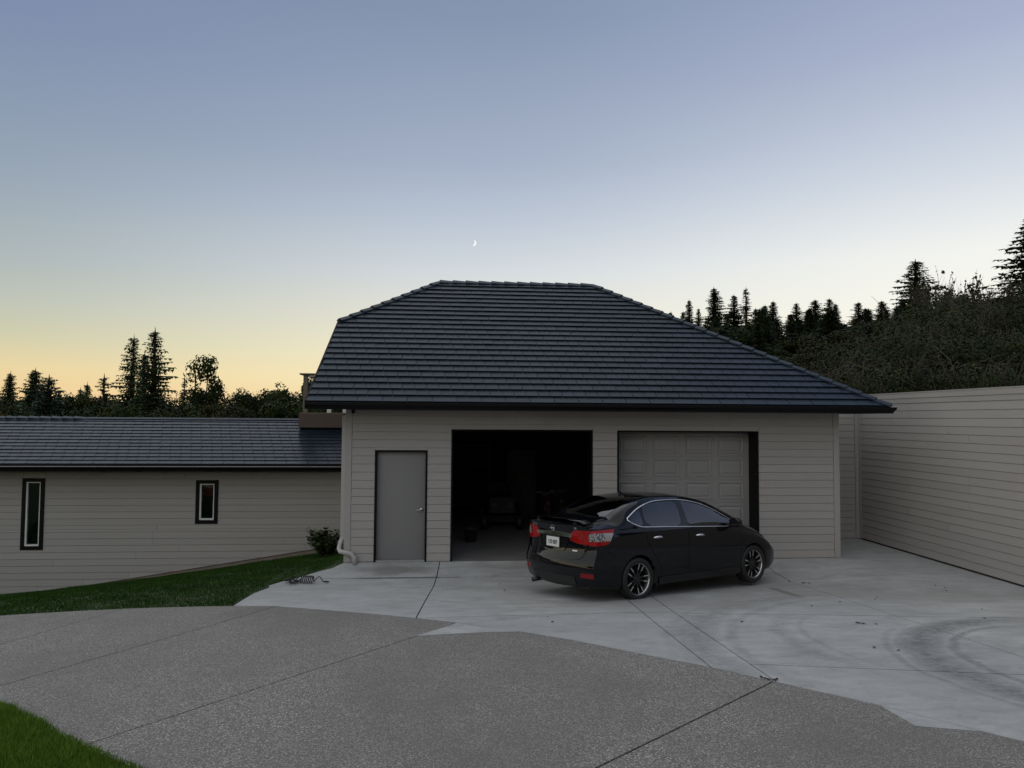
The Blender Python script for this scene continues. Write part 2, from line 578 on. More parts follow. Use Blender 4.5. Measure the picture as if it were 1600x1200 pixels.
def glass_mat(name, tint, fres_boost=1.0, rough=0.0):
    """thin window glass: clear see-through with a mirror coat that grows at grazing angles"""
    m = bpy.data.materials.new(name)
    m.use_nodes = True
    nt = m.node_tree
    nt.nodes.clear()
    out = nt.nodes.new('ShaderNodeOutputMaterial')
    tr = nt.nodes.new('ShaderNodeBsdfTransparent'); tr.inputs[0].default_value = (*tint, 1)
    gl = nt.nodes.new('ShaderNodeBsdfGlossy'); gl.inputs['Roughness'].default_value = rough
    gl.inputs['Color'].default_value = (0.95, 0.97, 1.0, 1)
    fr = nt.nodes.new('ShaderNodeFresnel'); fr.inputs['IOR'].default_value = 1.5 * fres_boost
    mx = nt.nodes.new('ShaderNodeMixShader')
    nt.links.new(fr.outputs[0], mx.inputs[0]); nt.links.new(tr.outputs[0], mx.inputs[1]); nt.links.new(gl.outputs[0], mx.inputs[2])
    nt.links.new(mx.outputs[0], out.inputs[0])
    return m


make_materials()
M['window_glass'] = glass_mat('window_glass', (0.55, 0.6, 0.58), 1.1)
M['car_glass'] = glass_mat('tinted_car_glass', (0.34, 0.38, 0.37), 1.25)

# ------------------------------------------------------------------ ground shape
def interp(x, xs, ys):
    if x <= xs[0]:
        return ys[0]
    for i in range(1, len(xs)):
        if x <= xs[i]:
            f = (x - xs[i - 1]) / (xs[i] - xs[i - 1])
            return ys[i - 1] + f * (ys[i] - ys[i - 1])
    return ys[-1]


def sstep(a, b, x):
    t = min(1.0, max(0.0, (x - a) / (b - a)))
    return t * t * (3 - 2 * t)


def ground_z(x, y):
    """paved ground: rises towards the viewer, with a shallow drain valley in front of the garage"""
    p = interp(y, [-12, -6, 0, 5, 9, 11, 12.7, 13.4, 13.95, 14.15, 30], [1.6, 1.45, 1.06, .58, .21, .035, -.135, -.125, -.06, 0, 0])
    q = interp(y, [-12, -6, 0, 5, 9, 11, 30], [1.6, 1.45, 1.06, .58, .2, .0, 0])
    w = sstep(5.5, 8.5, x)
    return p * (1 - w) + q * w


def half(poly, p, q, gap):
    """the part of poly to the left of the line p->q, kept gap away from it"""
    nx, ny = -(q[1] - p[1]), q[0] - p[0]
    l = math.hypot(nx, ny)
    nx, ny = nx / l, ny / l
    d = [(a[0] - p[0]) * nx + (a[1] - p[1]) * ny - gap for a in poly]
    out = []
    for i in range(len(poly)):
        j = (i + 1) % len(poly)
        if d[i] >= 0:
            out.append(poly[i])
        if (d[i] > 0) != (d[j] > 0) and abs(d[i] - d[j]) > 1e-9:
            f = d[i] / (d[i] - d[j])
            out.append((poly[i][0] + f * (poly[j][0] - poly[i][0]), poly[i][1] + f * (poly[j][1] - poly[i][1])))
    return out


def split(poly, p, q, gap=0.006):
    return half(poly, p, q, gap), half(poly, q, p, gap)


GRID_X = [i * 0.75 for i in range(-16, 14)]
GRID_Y = [-4.5, -3, -1.5, 0, 1.25, 2.5, 3.75, 5, 6, 7, 8, 9, 9.5, 10, 10.5, 11, 11.5, 12.1, 12.7, 13.05, 13.4, 13.7, 13.95, 14.149, 15.2]


def sheet(name, poly, mat, parent, dz=0.0, thick=0.06, zfun=ground_z, gx=GRID_X, gy=GRID_Y):
    bm = bmesh.new()
    vs = [bm.verts.new((x, y, 0)) for x, y in poly]
    f = bm.faces.new(vs)
    if f.normal.z < 0 or sum((poly[i][0] * poly[(i + 1) % len(poly)][1] - poly[(i + 1) % len(poly)][0] * poly[i][1]) for i in range(len(poly))) < 0:
        bmesh.ops.reverse_faces(bm, faces=[f])
    bmesh.ops.triangulate(bm, faces=bm.faces[:])
    for x in gx:
        bmesh.ops.bisect_plane(bm, geom=bm.verts[:] + bm.edges[:] + bm.faces[:], plane_co=(x, 0, 0), plane_no=(1, 0, 0))
    for y in gy:
        bmesh.ops.bisect_plane(bm, geom=bm.verts[:] + bm.edges[:] + bm.faces[:], plane_co=(0, y, 0), plane_no=(0, 1, 0))
    if thick:
        edges = [e for e in bm.edges if len(e.link_faces) == 1]
        r = bmesh.ops.extrude_edge_only(bm, edges=edges)
        low = {v for v in r['geom'] if isinstance(v, bmesh.types.BMVert)}
    else:
        low = set()
    for v in bm.verts:
        v.co.z = zfun(v.co.x, v.co.y) + dz - (thick if v in low else 0)
    bmesh.ops.recalc_face_normals(bm, faces=bm.faces[:])
    up = sum(f.normal.z * f.calc_area() for f in bm.faces)
    if up < 0:
        bmesh.ops.reverse_faces(bm, faces=bm.faces[:])
    me = bpy.data.meshes.new(name)
    bm.to_mesh(me)
    bm.free()
    return put(name, me, mat, parent)


CONC = [(-1.96, 14.148), (-2.54, 13.57), (-2.86, 13.2), (-3.045, 12.87), (-3.09, 12.3), (-3.073, 11.78), (-3.03, 10.794), (-2.44, 10.716), (-1.574, 10.273), (-.854, 9.892),
        (-.424, 9.623), (.104, 9.271), (.84, 8.641), (1.373, 8.10), (1.922, 7.413), (2.391, 6.86), (2.809, 6.269), (3.314, 5.525),
        (3.672, 4.877), (3.793, 4.672), (6.0, 3.4), (9.40, 2.4), (9.40, 16.37), (7.70, 16.37), (7.70, 14.148)]
AGG = [(-9.8, 7.9), (-8.4, 8.95), (-7.2, 9.72), (-5.857, 10.273), (-5.173, 10.506), (-4.424, 10.699), (-3.597, 10.788), (-3.031, 10.79), (-2.44, 10.712), (-1.574, 10.269), (-.854, 9.888),
       (-.424, 9.619), (.080, 9.285), (-.370, 8.482), (.15, 8.596), (.50, 8.645), (.836, 8.637), (1.373, 8.096), (1.922, 7.409), (2.391, 6.856), (2.809, 6.265), (3.312, 5.521),
       (3.268, 5.024), (3.668, 4.873), (3.79, 4.668), (6.0, 3.396), (9.40, 2.396), (9.40, -5), (-.9, -5), (-.95, 3.5), (-1.3, 4.15), (-1.852, 4.68), (-2.173, 4.944), (-2.591, 5.319),
       (-2.932, 5.652), (-3.476, 6.142), (-4.3, 6.7), (-5.6, 7.1), (-7.4, 7.0), (-9.8, 6.5)]


def build_paving():
    global AGG
    AGG = [(x - (.004 if 2 < i < 25 else 0), y - (.010 if i < 25 else 0)) for i, (x, y) in enumerate(AGG)]
    # bed under the slabs: what shows in the joints
    apron = sheet('concrete_apron', CONC, M['joint'], None, dz=-0.014, thick=0)
    structure(apron)
    L, R = split(CONC, (-.192, 14.161), (-.424, 9.623), 0.009)
    cells = []
    # the two halves come back as (left of the direction, right of it)
    left, right = (R, L) if sum(p[0] for p in L) / len(L) > sum(p[0] for p in R) / len(R) else (L, R)
    a, b = split(left, (-3.5, 13.335), (0, 13.345), 0.008)
    cells.append(a)
    c, d = split(b, (-3.5, 12.43), (0, 12.60), 0.008)
    cells += [c, d]
    def lr(poly, p, q, gap=0.006):
        s, t = split(poly, p, q, gap)
        mx = lambda P: sum(v[0] for v in P) / max(1, len(P))
        return (s, t) if mx(s) < mx(t) else (t, s)
    def tb(poly, p, q, gap=0.010):
        s, t = split(poly, p, q, gap)
        my = lambda P: sum(v[1] for v in P) / max(1, len(P))
        return (s, t) if my(s) > my(t) else (t, s)
    A, rest = lr(right, (2.75, 13.6), (2.444, 6.958), 0.008)
    strip, rest = lr(rest, (3.19, 13.6), (2.82, 6.25), 0.008)
    B, C = lr(rest, (6.07, 14.0), (5.641, 6.921), 0.007)
    for P, cuts in ((A, [((-1, 13.352), (9, 13.352)), ((-.424, 9.62), (2.6, 9.80))]),
                    (strip, [((2, 13.352), (4, 13.352)), ((2.4, 9.79), (3.2, 9.66))]),
                    (B, [((2, 13.352), (9, 13.352)), ((3.0, 9.68), (6.2, 9.18)), ((2.456, 6.99), (5.8, 6.12))]),
                    (C, [((6, 12.75), (9.5, 12.55)), ((6, 9.2), (9.5, 8.68)), ((5.6, 6.2), (9.5, 5.2))])):
        for p, q in cuts:
            top, P = tb(P, p, q)
            if len(top) > 2:
                cells.append(top)
        cells.append(P)
    for P in cells:
        if len(P) > 2:
            sheet('concrete_slab', P, M['concrete'], apron, thick=0.05)
    # two slivers of newer concrete let in below the old edge
    for P in ([(.098, 9.258), (-.366, 8.496), (.15, 8.604), (.50, 8.652), (.818, 8.645)], [(3.312, 5.508), (3.276, 5.034), (3.656, 4.886)]):
        sheet('concrete_slab', P, M['concrete'], apron, thick=0.05)
    sheet('sliver_bed', [(.12, 9.30), (-.40, 8.46), (.15, 8.57), (.50, 8.62), (.86, 8.60)], M['joint'], apron, dz=-0.015, thick=0)
    sheet('sliver_bed', [(3.33, 5.53), (3.25, 5.0), (3.70, 4.86)], M['joint'], apron, dz=-0.015, thick=0)
    drive = sheet('driveway', AGG, M['joint'], None, dz=-0.016, thick=0)
    structure(drive)
    def lr2(poly, p, q, gap=0.007):
        s, t = split(poly, p, q, gap)
        mx = lambda P: sum(v[0] for v in P) / max(1, len(P))
        return (s, t) if mx(s) < mx(t) else (t, s)
    l, r = lr2(AGG, (-3.794, 6.693), (-2.433, 10.688))
    l1, l2 = lr2(l, (-4.793, 8.426), (-4.489, 10.652), 0.005)
    r1, r2 = lr2(r, (-2.327, 5.195), (-.372, 8.486))
    # the joint on the near right runs up to where the apron joints meet
    r3, r4 = lr2(r2, (.88, 4.447), (2.80, 6.27), 0.010)
    for P in (l1, l2, r1, r3, r4):
        if len(P) > 2:
            sheet('aggregate_panel', P, M['aggregate'], drive, dz=-0.002, thick=0.05)


LAWN_X = [-18, -9.8, -8.4, -7.2, -5.857, -5.173, -4.424, -3.597, -3.10, -3.045, -2.86, -2.54, -1.96]
LAWN_Y = [6.0, 7.9, 8.95, 9.72, 10.273, 10.506, 10.699, 10.788, 10.80, 12.87, 13.2, 13.57, 14.14]


def lawn_edge(x):
    return interp(x, LAWN_X, LAWN_Y)


def house_base(x):
    return -1.445 + 0.1537 * (x + 10.134)


def lawn_z(x, y):
    e = lawn_edge(x)
    t = min(1.0, max(0.0, (y - e) / (17.72 - e)))
    z0 = ground_z(x, e) - 0.012
    z1 = house_base(x) - 0.11
    return z0 + (z1 - z0) * (0.75 * t + 0.25 * t * t)


def near_lawn_edge(x):
    return interp(x, [-9.8, -7.4, -5.6, -4.3, -3.476, -2.932, -2.591, -2.173, -1.852, -1.3, -.95, -.9], [6.5, 7.0, 7.1, 6.7, 6.142, 5.652, 5.319, 4.944, 4.68, 4.15, 3.5, -5])


def near_lawn_z(x, y):
    d = max(0.0, near_lawn_edge(x) - y)
    return ground_z(x, y) - 0.012 + 0.05 * (1 - math.exp(-d * 2.2))


def blades(name, n, xr, yr, edge_test, zfun, h, w, seed, parent=None, mat='grass'):
    r = random.Random(seed)
    vs, fs = [], []
    while len(fs) < n:
        x, y = r.uniform(*xr), r.uniform(*yr)
        if not edge_test(x, y):
            continue
        z = zfun(x, y)
        a = r.uniform(0, 2 * PI)
        hh = h * r.uniform(0.55, 1.25) * (0.8 + 0.5 * noise.noise((x * 1.7, y * 1.7, 0)))
        ww = w * r.uniform(0.7, 1.3)
        lean = r.uniform(0, 0.7) * hh
        b = r.uniform(0, 2 * PI)
        k = len(vs)
        vs += [(x - math.cos(a) * ww, y - math.sin(a) * ww, z - 0.004), (x + math.cos(a) * ww, y + math.sin(a) * ww, z - 0.004),
               (x + math.cos(b) * lean, y + math.sin(b) * lean, z + hh)]
        fs.append((k, k + 1, k + 2))
    o = put(name, mesh(name, vs, fs), M[mat], parent)
    stuff(o)
    return o


def build_lawns():
    def gridmesh(name, poly, zf, gx, gy):
        return sheet(name, poly, M['turf'], None, thick=0, zfun=zf, gx=gx, gy=gy)
    poly = [(x, y) for x, y in zip(LAWN_X, LAWN_Y)] + [(-1.96, 17.9), (-18, 17.9)]
    a = gridmesh('lawn', poly, lawn_z, [-17 + i for i in range(15)] + [-2.6, -3.07], [8 + i * .7 for i in range(15)])
    structure(a)
    xs = [-9.8, -7.4, -5.6, -4.3, -3.476, -2.932, -2.591, -2.173, -1.852, -1.3, -.95]
    poly = [(x, near_lawn_edge(x)) for x in xs] + [(-.92, -5), (-9.8, -5)]
    b = gridmesh('lawn', poly, near_lawn_z, [-9 + i * .6 for i in range(14)], [-4 + i * .6 for i in range(19)])
    structure(b)
    g1 = blades('grass', 150000, (-12.5, -1.97), (7.6, 17.7), lambda x, y: y > lawn_edge(x) - 0.02 and y < 17.62, lawn_z, 0.045, 0.0065, 11)
    tag(g1, 'mown green grass on the slope below the long low house wall', 'grass')
    g2 = blades('grass', 90000, (-4.6, -1.4), (3.6, 7.0), lambda x, y: y < near_lawn_edge(x) + 0.03 + 0.03 * noise.noise((x * 4, y * 4, 3)), near_lawn_z, 0.055, 0.0035, 12, mat='grass_bright')
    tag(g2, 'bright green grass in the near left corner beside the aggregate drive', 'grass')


def terrain_z(x, y):
    # falls away to the left, climbs as a wooded bank to the right and behind
    z = -2.4
    z -= 2.2 * sstep(-6, -22, x) if x < -6 else 0
    z += 4.6 * sstep(9.6, 15, x) + 4.0 * sstep(14, 60, x)
    z -= 2.0 * sstep(20, 34, y) * (1 - sstep(8, 16, x))
    z += 2.0 * sstep(30, 90, y) * sstep(0, 40, x)
    # under the drive the earth follows the paving
    if y < 14 and -11 < x < 9.6:
        z = min(z, -2.4)
    return z


def build_terrain():
    n = 90
    xs = [math.copysign(abs(t) ** 2.6, t) * 2500 for t in [(-1 + 2 * i / (n - 1)) for i in range(n)]]
    vs = [(x, y + 12, terrain_z(x, y + 12) + 0.25 * noise.noise((x * .08, y * .08, 1))) for y in xs for x in xs]
    fs = [(j * n + i, j * n + i + 1, (j + 1) * n + i + 1, (j + 1) * n + i) for j in range(n - 1) for i in range(n - 1)]
    structure(put('ground', mesh('ground', vs, fs, True), M['soil']))
    # low wooded hills on the skyline, a mile off
    hv, hf = [], []
    m = 160
    for i in range(m):
        a = rad(-75 + 150 * i / (m - 1))
        d = 2300
        h = 34 + 14 * noise.noise((i * .09, 3.1, 0)) + 9 * noise.noise((i * .4, 1.7, 0)) + 2.5 * noise.noise((i * 1.9, .7, 0))
        for dd, z in ((d - 500, -20), (d, max(8, h)), (d + 500, -20)):
            hv.append((math.sin(a) * dd, math.cos(a) * dd, z))
    for i in range(m - 1):
        for k in (0, 1):
            hf.append((i * 3 + k, (i + 1) * 3 + k, (i + 1) * 3 + k + 1, i * 3 + k + 1))
    hm = material('distant_forest', (0.055, 0.075, 0.095), 1.0)
    structure(put('hills', mesh('hills', hv, hf, True), hm))


build_terrain()
build_paving()
build_lawns()

# ------------------------------------------------------------------ siding
BOARD_H = 0.1524
_unit = {}


def unit_board():
    """one metre of lap siding: bottom edge proud, top edge tucked in; front face towards -Y"""
    if 'b' not in _unit:
        vs = []
        for x in (0, 1):
            vs += [(x, 0.0, 0.0), (x, -0.0175, 0.0), (x, -0.019, 0.012), (x, -0.0120, 0.955), (x, 0.0, 0.963)]
        fs = [(0, 1, 2, 3, 4), (9, 8, 7, 6, 5)] + [(i, (i + 1) % 5, (i + 1) % 5 + 5, i + 5) for i in range(5)]
        me = mesh('siding_board', vs, fs)
        me.materials.append(M['siding'])
        bm = bmesh.new(); bm.from_mesh(me); bmesh.ops.recalc_face_normals(bm, faces=bm.faces[:]); bm.to_mesh(me); bm.free()
        _unit['b'] = me
    return _unit['b']


def board(parent, origin, direction, x0, x1, z0, z1):
    """a board on a wall whose left-bottom corner is origin and that runs along direction (seen from outside: left to right)"""
    o = bpy.data.objects.new('siding_board', unit_board())
    COL.objects.link(o)
    d = Vector((direction[0], direction[1], 0)).normalized()
    out = Vector((d.y, -d.x, 0))       # outward
    j = rnd.uniform(-0.0008, 0.0008)
    mw = Matrix(((d.x * (x1 - x0), -out.x, 0, origin[0] + d.x * x0 + out.x * j),
                 (d.y * (x1 - x0), -out.y, 0, origin[1] + d.y * x0 + out.y * j),
                 (0, 0, (z1 - z0), z0),
                 (0, 0, 0, 1)))
    o.parent = parent
    o.matrix_basis = parent_world(parent).inverted() @ mw
    return o


def side_rows(parent, origin, direction, length, z0, z1, openings=(), offset=0.0, joints=True, seed=1):
    r = random.Random(seed)
    k = math.floor((z0 - offset) / BOARD_H)
    while True:
        a = offset + k * BOARD_H
        b = a + BOARD_H
        k += 1
        if a >= z1 - 0.004:
            break
        a, b = max(a, z0), min(b, z1)
        if b - a < 0.008:
            continue
        cuts = sorted({0.0, length, *[c for o in openings for c in (o[0], o[1])]})
        runs = []
        for p, q in zip(cuts, cuts[1:]):
            lo, hi = a, b
            m = (p + q) / 2
            for (ox0, ox1, oz0, oz1) in openings:
                if ox0 <= m <= ox1 and oz0 < b and oz1 > a:
                    if oz0 <= a + 1e-4 and oz1 >= b - 1e-4:
                        lo = hi
                    elif oz0 <= a + 1e-4:
                        lo = oz1
                    else:
                        hi = oz0
            if hi - lo < 0.008:
                continue
            if runs and abs(runs[-1][1] - p) < 1e-6 and abs(runs[-1][2] - lo) < 1e-6 and abs(runs[-1][3] - hi) < 1e-6:
                runs[-1][1] = q
            else:
                runs.append([p, q, lo, hi])
        for p, q, lo, hi in runs:
            x = p
            first = True
            while q - x > 1e-6:
                step = 3.66 if not first else r.choice([1.3, 1.9, 2.5, 3.1, 3.66])
                first = False
                e = q if (q - x < 4.2 or not joints) else x + step
                board(parent, origin, direction, x + 0.003, e - 0.003, lo, hi)
                x = e


# ------------------------------------------------------------------ roof tiles
def clip_poly(poly, conv):
    out = poly
    n = len(conv)
    for i in range(n):
        p, q = conv[i], conv[(i + 1) % n]
        out = half(out, p, q, 0.0)
        if len(out) < 3:
            return []
    return out


def tile_roof(roof, origin, u, s, nrm, outline, rows, exposure, width, x_range, limit=300, shift=0.37, lift=0.030):
    """slate-look tiles on the plane origin + u*a + s*b; outline is the convex plan of the plane in (a, b), anticlockwise"""
    whole = None
    pieces = []
    for k in range(rows):
        b0, b1 = k * exposure, (k + 1) * exposure + 0.02
        off = (k * shift) % 1.0
        n0 = math.floor(x_range[0] / width) - 1
        n1 = math.ceil(x_range[1] / width) + 1
        for i in range(n0, n1):
            a0, a1 = (i + off) * width + 0.005, (i + off + 1) * width - 0.005
            quad = [(a0, b0), (a1, b0), (a1, b1), (a0, b1)]
            c = clip_poly(quad, outline)
            if len(c) < 3:
                continue
            ar = abs(sum(c[m][0] * c[(m + 1) % len(c)][1] - c[(m + 1) % len(c)][0] * c[m][1] for m in range(len(c)))) / 2
            if ar < 0.004:
                continue
            full = len(c) == 4 and ar > (a1 - a0) * (b1 - b0) * 0.999
            pieces.append((k, full, a0, b0, c))
    def solid(c, a0, b0, wob=0.0):
        top, bot = [], []
        for a, b in c:
            t = (b - b0) / exposure
            h = 0.006 + lift * (1 - t * 0.92) + wob
            top.append(u * (a - a0) + s * (b - b0) + nrm * h)
            bot.append(u * (a - a0) + s * (b - b0) + nrm * max(0.001, h - 0.022))
        n = len(c)
        fs = [tuple(range(n)), tuple(range(2 * n - 1, n - 1, -1))] + [(i + n, (i + 1) % n + n, (i + 1) % n, i) for i in range(n)]
        return [*top, *bot], fs
    inv = parent_world(roof).inverted()
    rest = MB()
    pieces.sort(key=lambda p: p[0])
    r = random.Random(5)
    for idx, (k, full, a0, b0, c) in enumerate(pieces):
        pos = origin + u * a0 + s * b0
        if idx < limit:
            if full:
                if whole is None:
                    vs, fs = [], []
                    w_ = width - .010
                    for q0, q1 in ((0, w_ / 2 - .003), (w_ / 2 + .003, w_)):
                        v2, f2 = solid([(q0, 0), (q1, 0), (q1, exposure + .02), (q0, exposure + .02)], 0, 0, .0008 if q0 else 0)
                        fs += [tuple(i + len(vs) for i in f) for f in f2]
                        vs += v2
                    whole = mesh('roof_tile', vs, fs)
                    whole.materials.append(M['slate'])
                me = whole
            else:
                vs, fs = solid(c, a0, b0)
                me = mesh('roof_tile', vs, fs)
                me.materials.append(M['slate'])
            o = bpy.data.objects.new('roof_tile', me)
            COL.objects.link(o)
            o.parent = roof
            tw = Matrix.Rotation(r.uniform(-0.002, 0.002), 4, u) @ Matrix.Rotation(r.uniform(-0.0015, 0.0015), 4, s)
            o.matrix_basis = inv @ Matrix.Translation(pos + nrm * r.uniform(0, 0.0015)) @ tw
        else:
            vs, fs = solid(c, a0, b0, r.uniform(0, 0.003))
            rest.add([v + pos for v in vs], fs)
    if rest.v:
        o = rest.build('roof_tiles_upper', M['slate'], roof)
        stuff(o)


def ridge_caps(roof, p, q, n1, n2, count, w=0.13, name='ridge_tile'):
    """capping tiles from p up to q over the edge of two planes whose downhill side directions are n1, n2"""
    p, q = Vector(p), Vector(q)
    L = (q - p).length
    t = (q - p).normalized()
    step = L / count
    n1, n2 = Vector(n1).normalized(), Vector(n2).normalized()
    up = -(n1 + n2).normalized()
    vs = []
    ln = step * 1.12
    for e, h, ws in ((0.0, 0.052, 1.0), (ln, 0.022, 0.9)):
        c = t * e + up * h
        vs += [c + n1 * w * ws, c, c + n2 * w * ws, c + n2 * w * ws - up * 0.026, c - up * 0.03, c + n1 * w * ws - up * 0.026]
    fs = [(0, 1, 7, 6), (1, 2, 8, 7), (2, 3, 9, 8), (3, 4, 10, 9), (4, 5, 11, 10), (5, 0, 6, 11), (5, 4, 1, 0), (4, 3, 2, 1), (6, 7, 10, 11), (7, 8, 9, 10)]
    me = mesh(name, vs, fs)
    bm = bmesh.new(); bm.from_mesh(me); bmesh.ops.recalc_face_normals(bm, faces=bm.faces[:]); bm.to_mesh(me); bm.free()
    me.materials.append(M['slate'])
    inv = parent_world(roof).inverted()
    for i in range(count):
        o = bpy.data.objects.new(name, me)
        COL.objects.link(o)
        o.parent = roof
        o.matrix_basis = inv @ Matrix.Translation(p + t * (i * step)) @ Matrix.Rotation(rnd.uniform(-.006, .006), 4, t)


# ------------------------------------------------------------------ garage
GX0, GX1, GY, GYB = -1.966, 7.69, 14.15, 21.1
DOOR = (-1.43, -0.445, 2.10)
BAY1 = (0.006, 2.736, 2.50)
BAY2 = (3.222, 6.052, 2.495)


def build_garage():
    g = thing('garage', 'warm grey sided double garage with a steep dark slate roof, one bay open', 'garage', ((GX0 + GX1) / 2, GY, 0))
    # carcass behind the boards
    yb = GY + 0.14
    wall = MB()
    wall.box((GX0, GY, -0.3), (DOOR[0], yb, 2.9)).box((DOOR[0], GY, DOOR[2]), (DOOR[1], yb, 2.9)).box((DOOR[1], GY, -0.3), (BAY1[0], yb, 2.9))
    wall.box((BAY1[0], GY, BAY1[2]), (BAY1[1], yb, 2.9)).box((BAY1[1], GY, -0.3), (BAY2[0], yb, 2.9)).box((BAY2[0], GY, BAY2[2]), (BAY2[1], yb, 2.9)).box((BAY2[1], GY, -0.3), (GX1, yb, 2.9))
    wall.build('front_wall', M['siding'], g)
    for x0, x1 in ((GX0, GX0 + 0.14), (GX1 - 0.14, GX1)):
        MB().box((x0, yb + 0.002, -1.6), (x1, GYB, 2.9)).build('side_wall', M['siding'], g)
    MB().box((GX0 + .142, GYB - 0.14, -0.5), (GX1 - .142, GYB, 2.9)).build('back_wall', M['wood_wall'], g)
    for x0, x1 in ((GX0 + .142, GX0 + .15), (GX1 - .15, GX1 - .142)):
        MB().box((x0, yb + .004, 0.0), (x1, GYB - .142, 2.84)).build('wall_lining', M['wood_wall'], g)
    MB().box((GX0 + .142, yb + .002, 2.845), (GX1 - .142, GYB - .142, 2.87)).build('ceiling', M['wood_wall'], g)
    MB().box((GX0 + .142, GY - .012, -0.2), (GX1 - .142, GYB - .142, 0.004)).build('floor', M['garage_floor'], g)
    # siding on the front and the sides
    ops = [(DOOR[0] - GX0 - .1, DOOR[1] - GX0 - .1, -1, DOOR[2]), (BAY1[0] - GX0 - .1, BAY1[1] - GX0 - .1, -1, BAY1[2]), (BAY2[0] - GX0 - .1, BAY2[1] - GX0 - .1, -1, BAY2[2])]
    side_rows(g, (GX0 + 0.10, GY), (1, 0), GX1 - GX0 - 0.2, 0.012, 2.86, ops, 0.012, seed=3)
    side_rows(g, (GX0, GYB), (0, -1), GYB - GY - .02, -1.2, 2.86, (), 0.012, seed=4)
    side_rows(g, (GX1, GY + .02), (0, 1), GYB - GY - .02, 0.012, 2.86, (), 0.012, seed=5)
    for x0, x1 in ((GX0 - 0.02, GX0 + 0.097), (GX1 - 0.097, GX1 + 0.02)):
        MB().box((x0, GY - 0.024, 0.008), (x1, GY - 0.0005, 2.86)).build('corner_trim', M['trim'], g)
    for x0, x1 in ((GX0 - .022, GX0 - .0005), (GX1 + .0005, GX1 + .022)):
        MB().box((x0, GY + .0, 0.008), (x1, GY + 0.10, 2.86)).build('corner_trim', M['trim'], g)
    # black trim and deep jambs round the three openings
    def frame(x0, x1, z1, w, depth):
        m = MB()
        m.box((x0, GY - 0.026, 0.0), (x0 + w, GY + depth, z1)).box((x1 - w, GY - 0.026, 0.0), (x1, GY + depth, z1)).box((x0 + w, GY - 0.026, z1 - w), (x1 - w, GY + depth, z1))
        return m
    frame(BAY1[0], BAY1[1], BAY1[2], 0.032, 0.36).build('bay_frame', M['dark_trim'], g)
    frame(BAY2[0], BAY2[1], BAY2[2], 0.032, 0.44).build('bay_frame', M['dark_trim'], g)
    frame(DOOR[0], DOOR[1], DOOR[2], 0.035, 0.15).build('door_frame', M['dark_trim'], g)
    # entrance door with threshold and lever
    d = bevelled_box('door', (DOOR[1] - DOOR[0] - .074, 0.045, 2.035), 0.003, M['door_paint'], g, ((DOOR[0] + DOOR[1]) / 2, GY + 0.085, 0.03 + 2.035 / 2))
    MB().box((DOOR[0] + .036, GY - .02, 0.002), (DOOR[1] - .036, GY + .13, 0.026)).build('threshold', M['concrete'], g)
    hx = DOOR[1] - 0.105
    m = MB()
    m.lathe([(0.001, -0.012), (0.032, -0.012), (0.034, -0.006), (0.034, 0.0)], 20, 'Y', (hx, GY + 0.0615, 0.965))
    m.tube([(hx, GY + 0.058, 0.965), (hx, GY + 0.012, 0.965)], 0.011, 10)
    m.tube([(hx + .008, GY + 0.012, 0.965), (hx - .05, GY + 0.010, 0.966), (hx - .115, GY + 0.016, 0.962)], [0.011, 0.010, 0.007], 10)
    h = m.build('handle', M['steel'], d, True)
    m = MB()
    m.lathe([(0.001, -0.02), (0.022, -0.02), (0.026, -0.01), (0.026, 0.0)], 20, 'Y', (hx, GY + 0.0615, 1.09))
    # panelled sectional door, closed
    gd = MB().box((BAY2[0] + .034, GY + 0.402, 0.006), (BAY2[1] - .034, GY + 0.44, BAY2[2] - .034)).build('garage_door', M['garage_door_paint'], g)
    bx0, bx1 = BAY2[0] + .034, BAY2[1] - .034
    ztop = BAY2[2] - 0.062
    sec = 0.457
    cols = 4
    cw = (bx1 - bx0 - 0.10) / cols
    pv, pf = None, None
    k = 0
    z1 = ztop
    while z1 > 0.15:
        z0 = max(0.03, z1 - sec)
        m = MB().box((bx0 + .002, GY + 0.384, z0 + 0.003), (bx1 - .002, GY + 0.4005, z1 - 0.003))
        sct = m.build('door_section', M['garage_door_paint'], gd)
        for c in range(cols):
            cx0 = bx0 + .05 + c * cw + 0.06
            cx1 = bx0 + .05 + (c + 1) * cw - 0.06
            if z1 - z0 < 0.2:
                continue
            pz0, pz1 = z0 + 0.055, z1 - 0.055
            mm = MB()
            y = GY + 0.3835
            # moulded surround: a raised rim round a field with bevelled edges
            def ring(a, b, ya, yb_):
                A = [(cx0 + a, ya, pz0 + a), (cx1 - a, ya, pz0 + a), (cx1 - a, ya, pz1 - a), (cx0 + a, ya, pz1 - a)]
                B = [(cx0 + b, yb_, pz0 + b), (cx1 - b, yb_, pz0 + b), (cx1 - b, yb_, pz1 - b), (cx0 + b, yb_, pz1 - b)]
                mm.add(A + B, [(i, (i + 1) % 4, (i + 1) % 4 + 4, i + 4) for i in range(4)])
            ring(0, 0.010, y + .003, y - 0.014)
            ring(0.010, 0.026, y - 0.014, y - 0.012)
            ring(0.026, 0.040, y - 0.012, y + 0.001)
            ring(0.040, 0.052, y + 0.001, y + 0.001)
            ring(0.052, 0.085, y + 0.001, y - 0.010)
            b = 0.085
            mm.add([(cx0 + b, y - .010, pz0 + b), (cx1 - b, y - .010, pz0 + b), (cx1 - b, y - .010, pz1 - b), (cx0 + b, y - .010, pz1 - b)], [(0, 1, 2, 3)])
            mm.build('door_panel', M['garage_door_paint'], gd)
        z1 -= sec
        k += 1
    # eaves: soffit, fascia, gutter
    MB().box((GX0 - .6, GY - 0.60, 2.87), (GX1 + 0.68, GY - 0.001, 2.884)).build('soffit', M['soffit'], g)
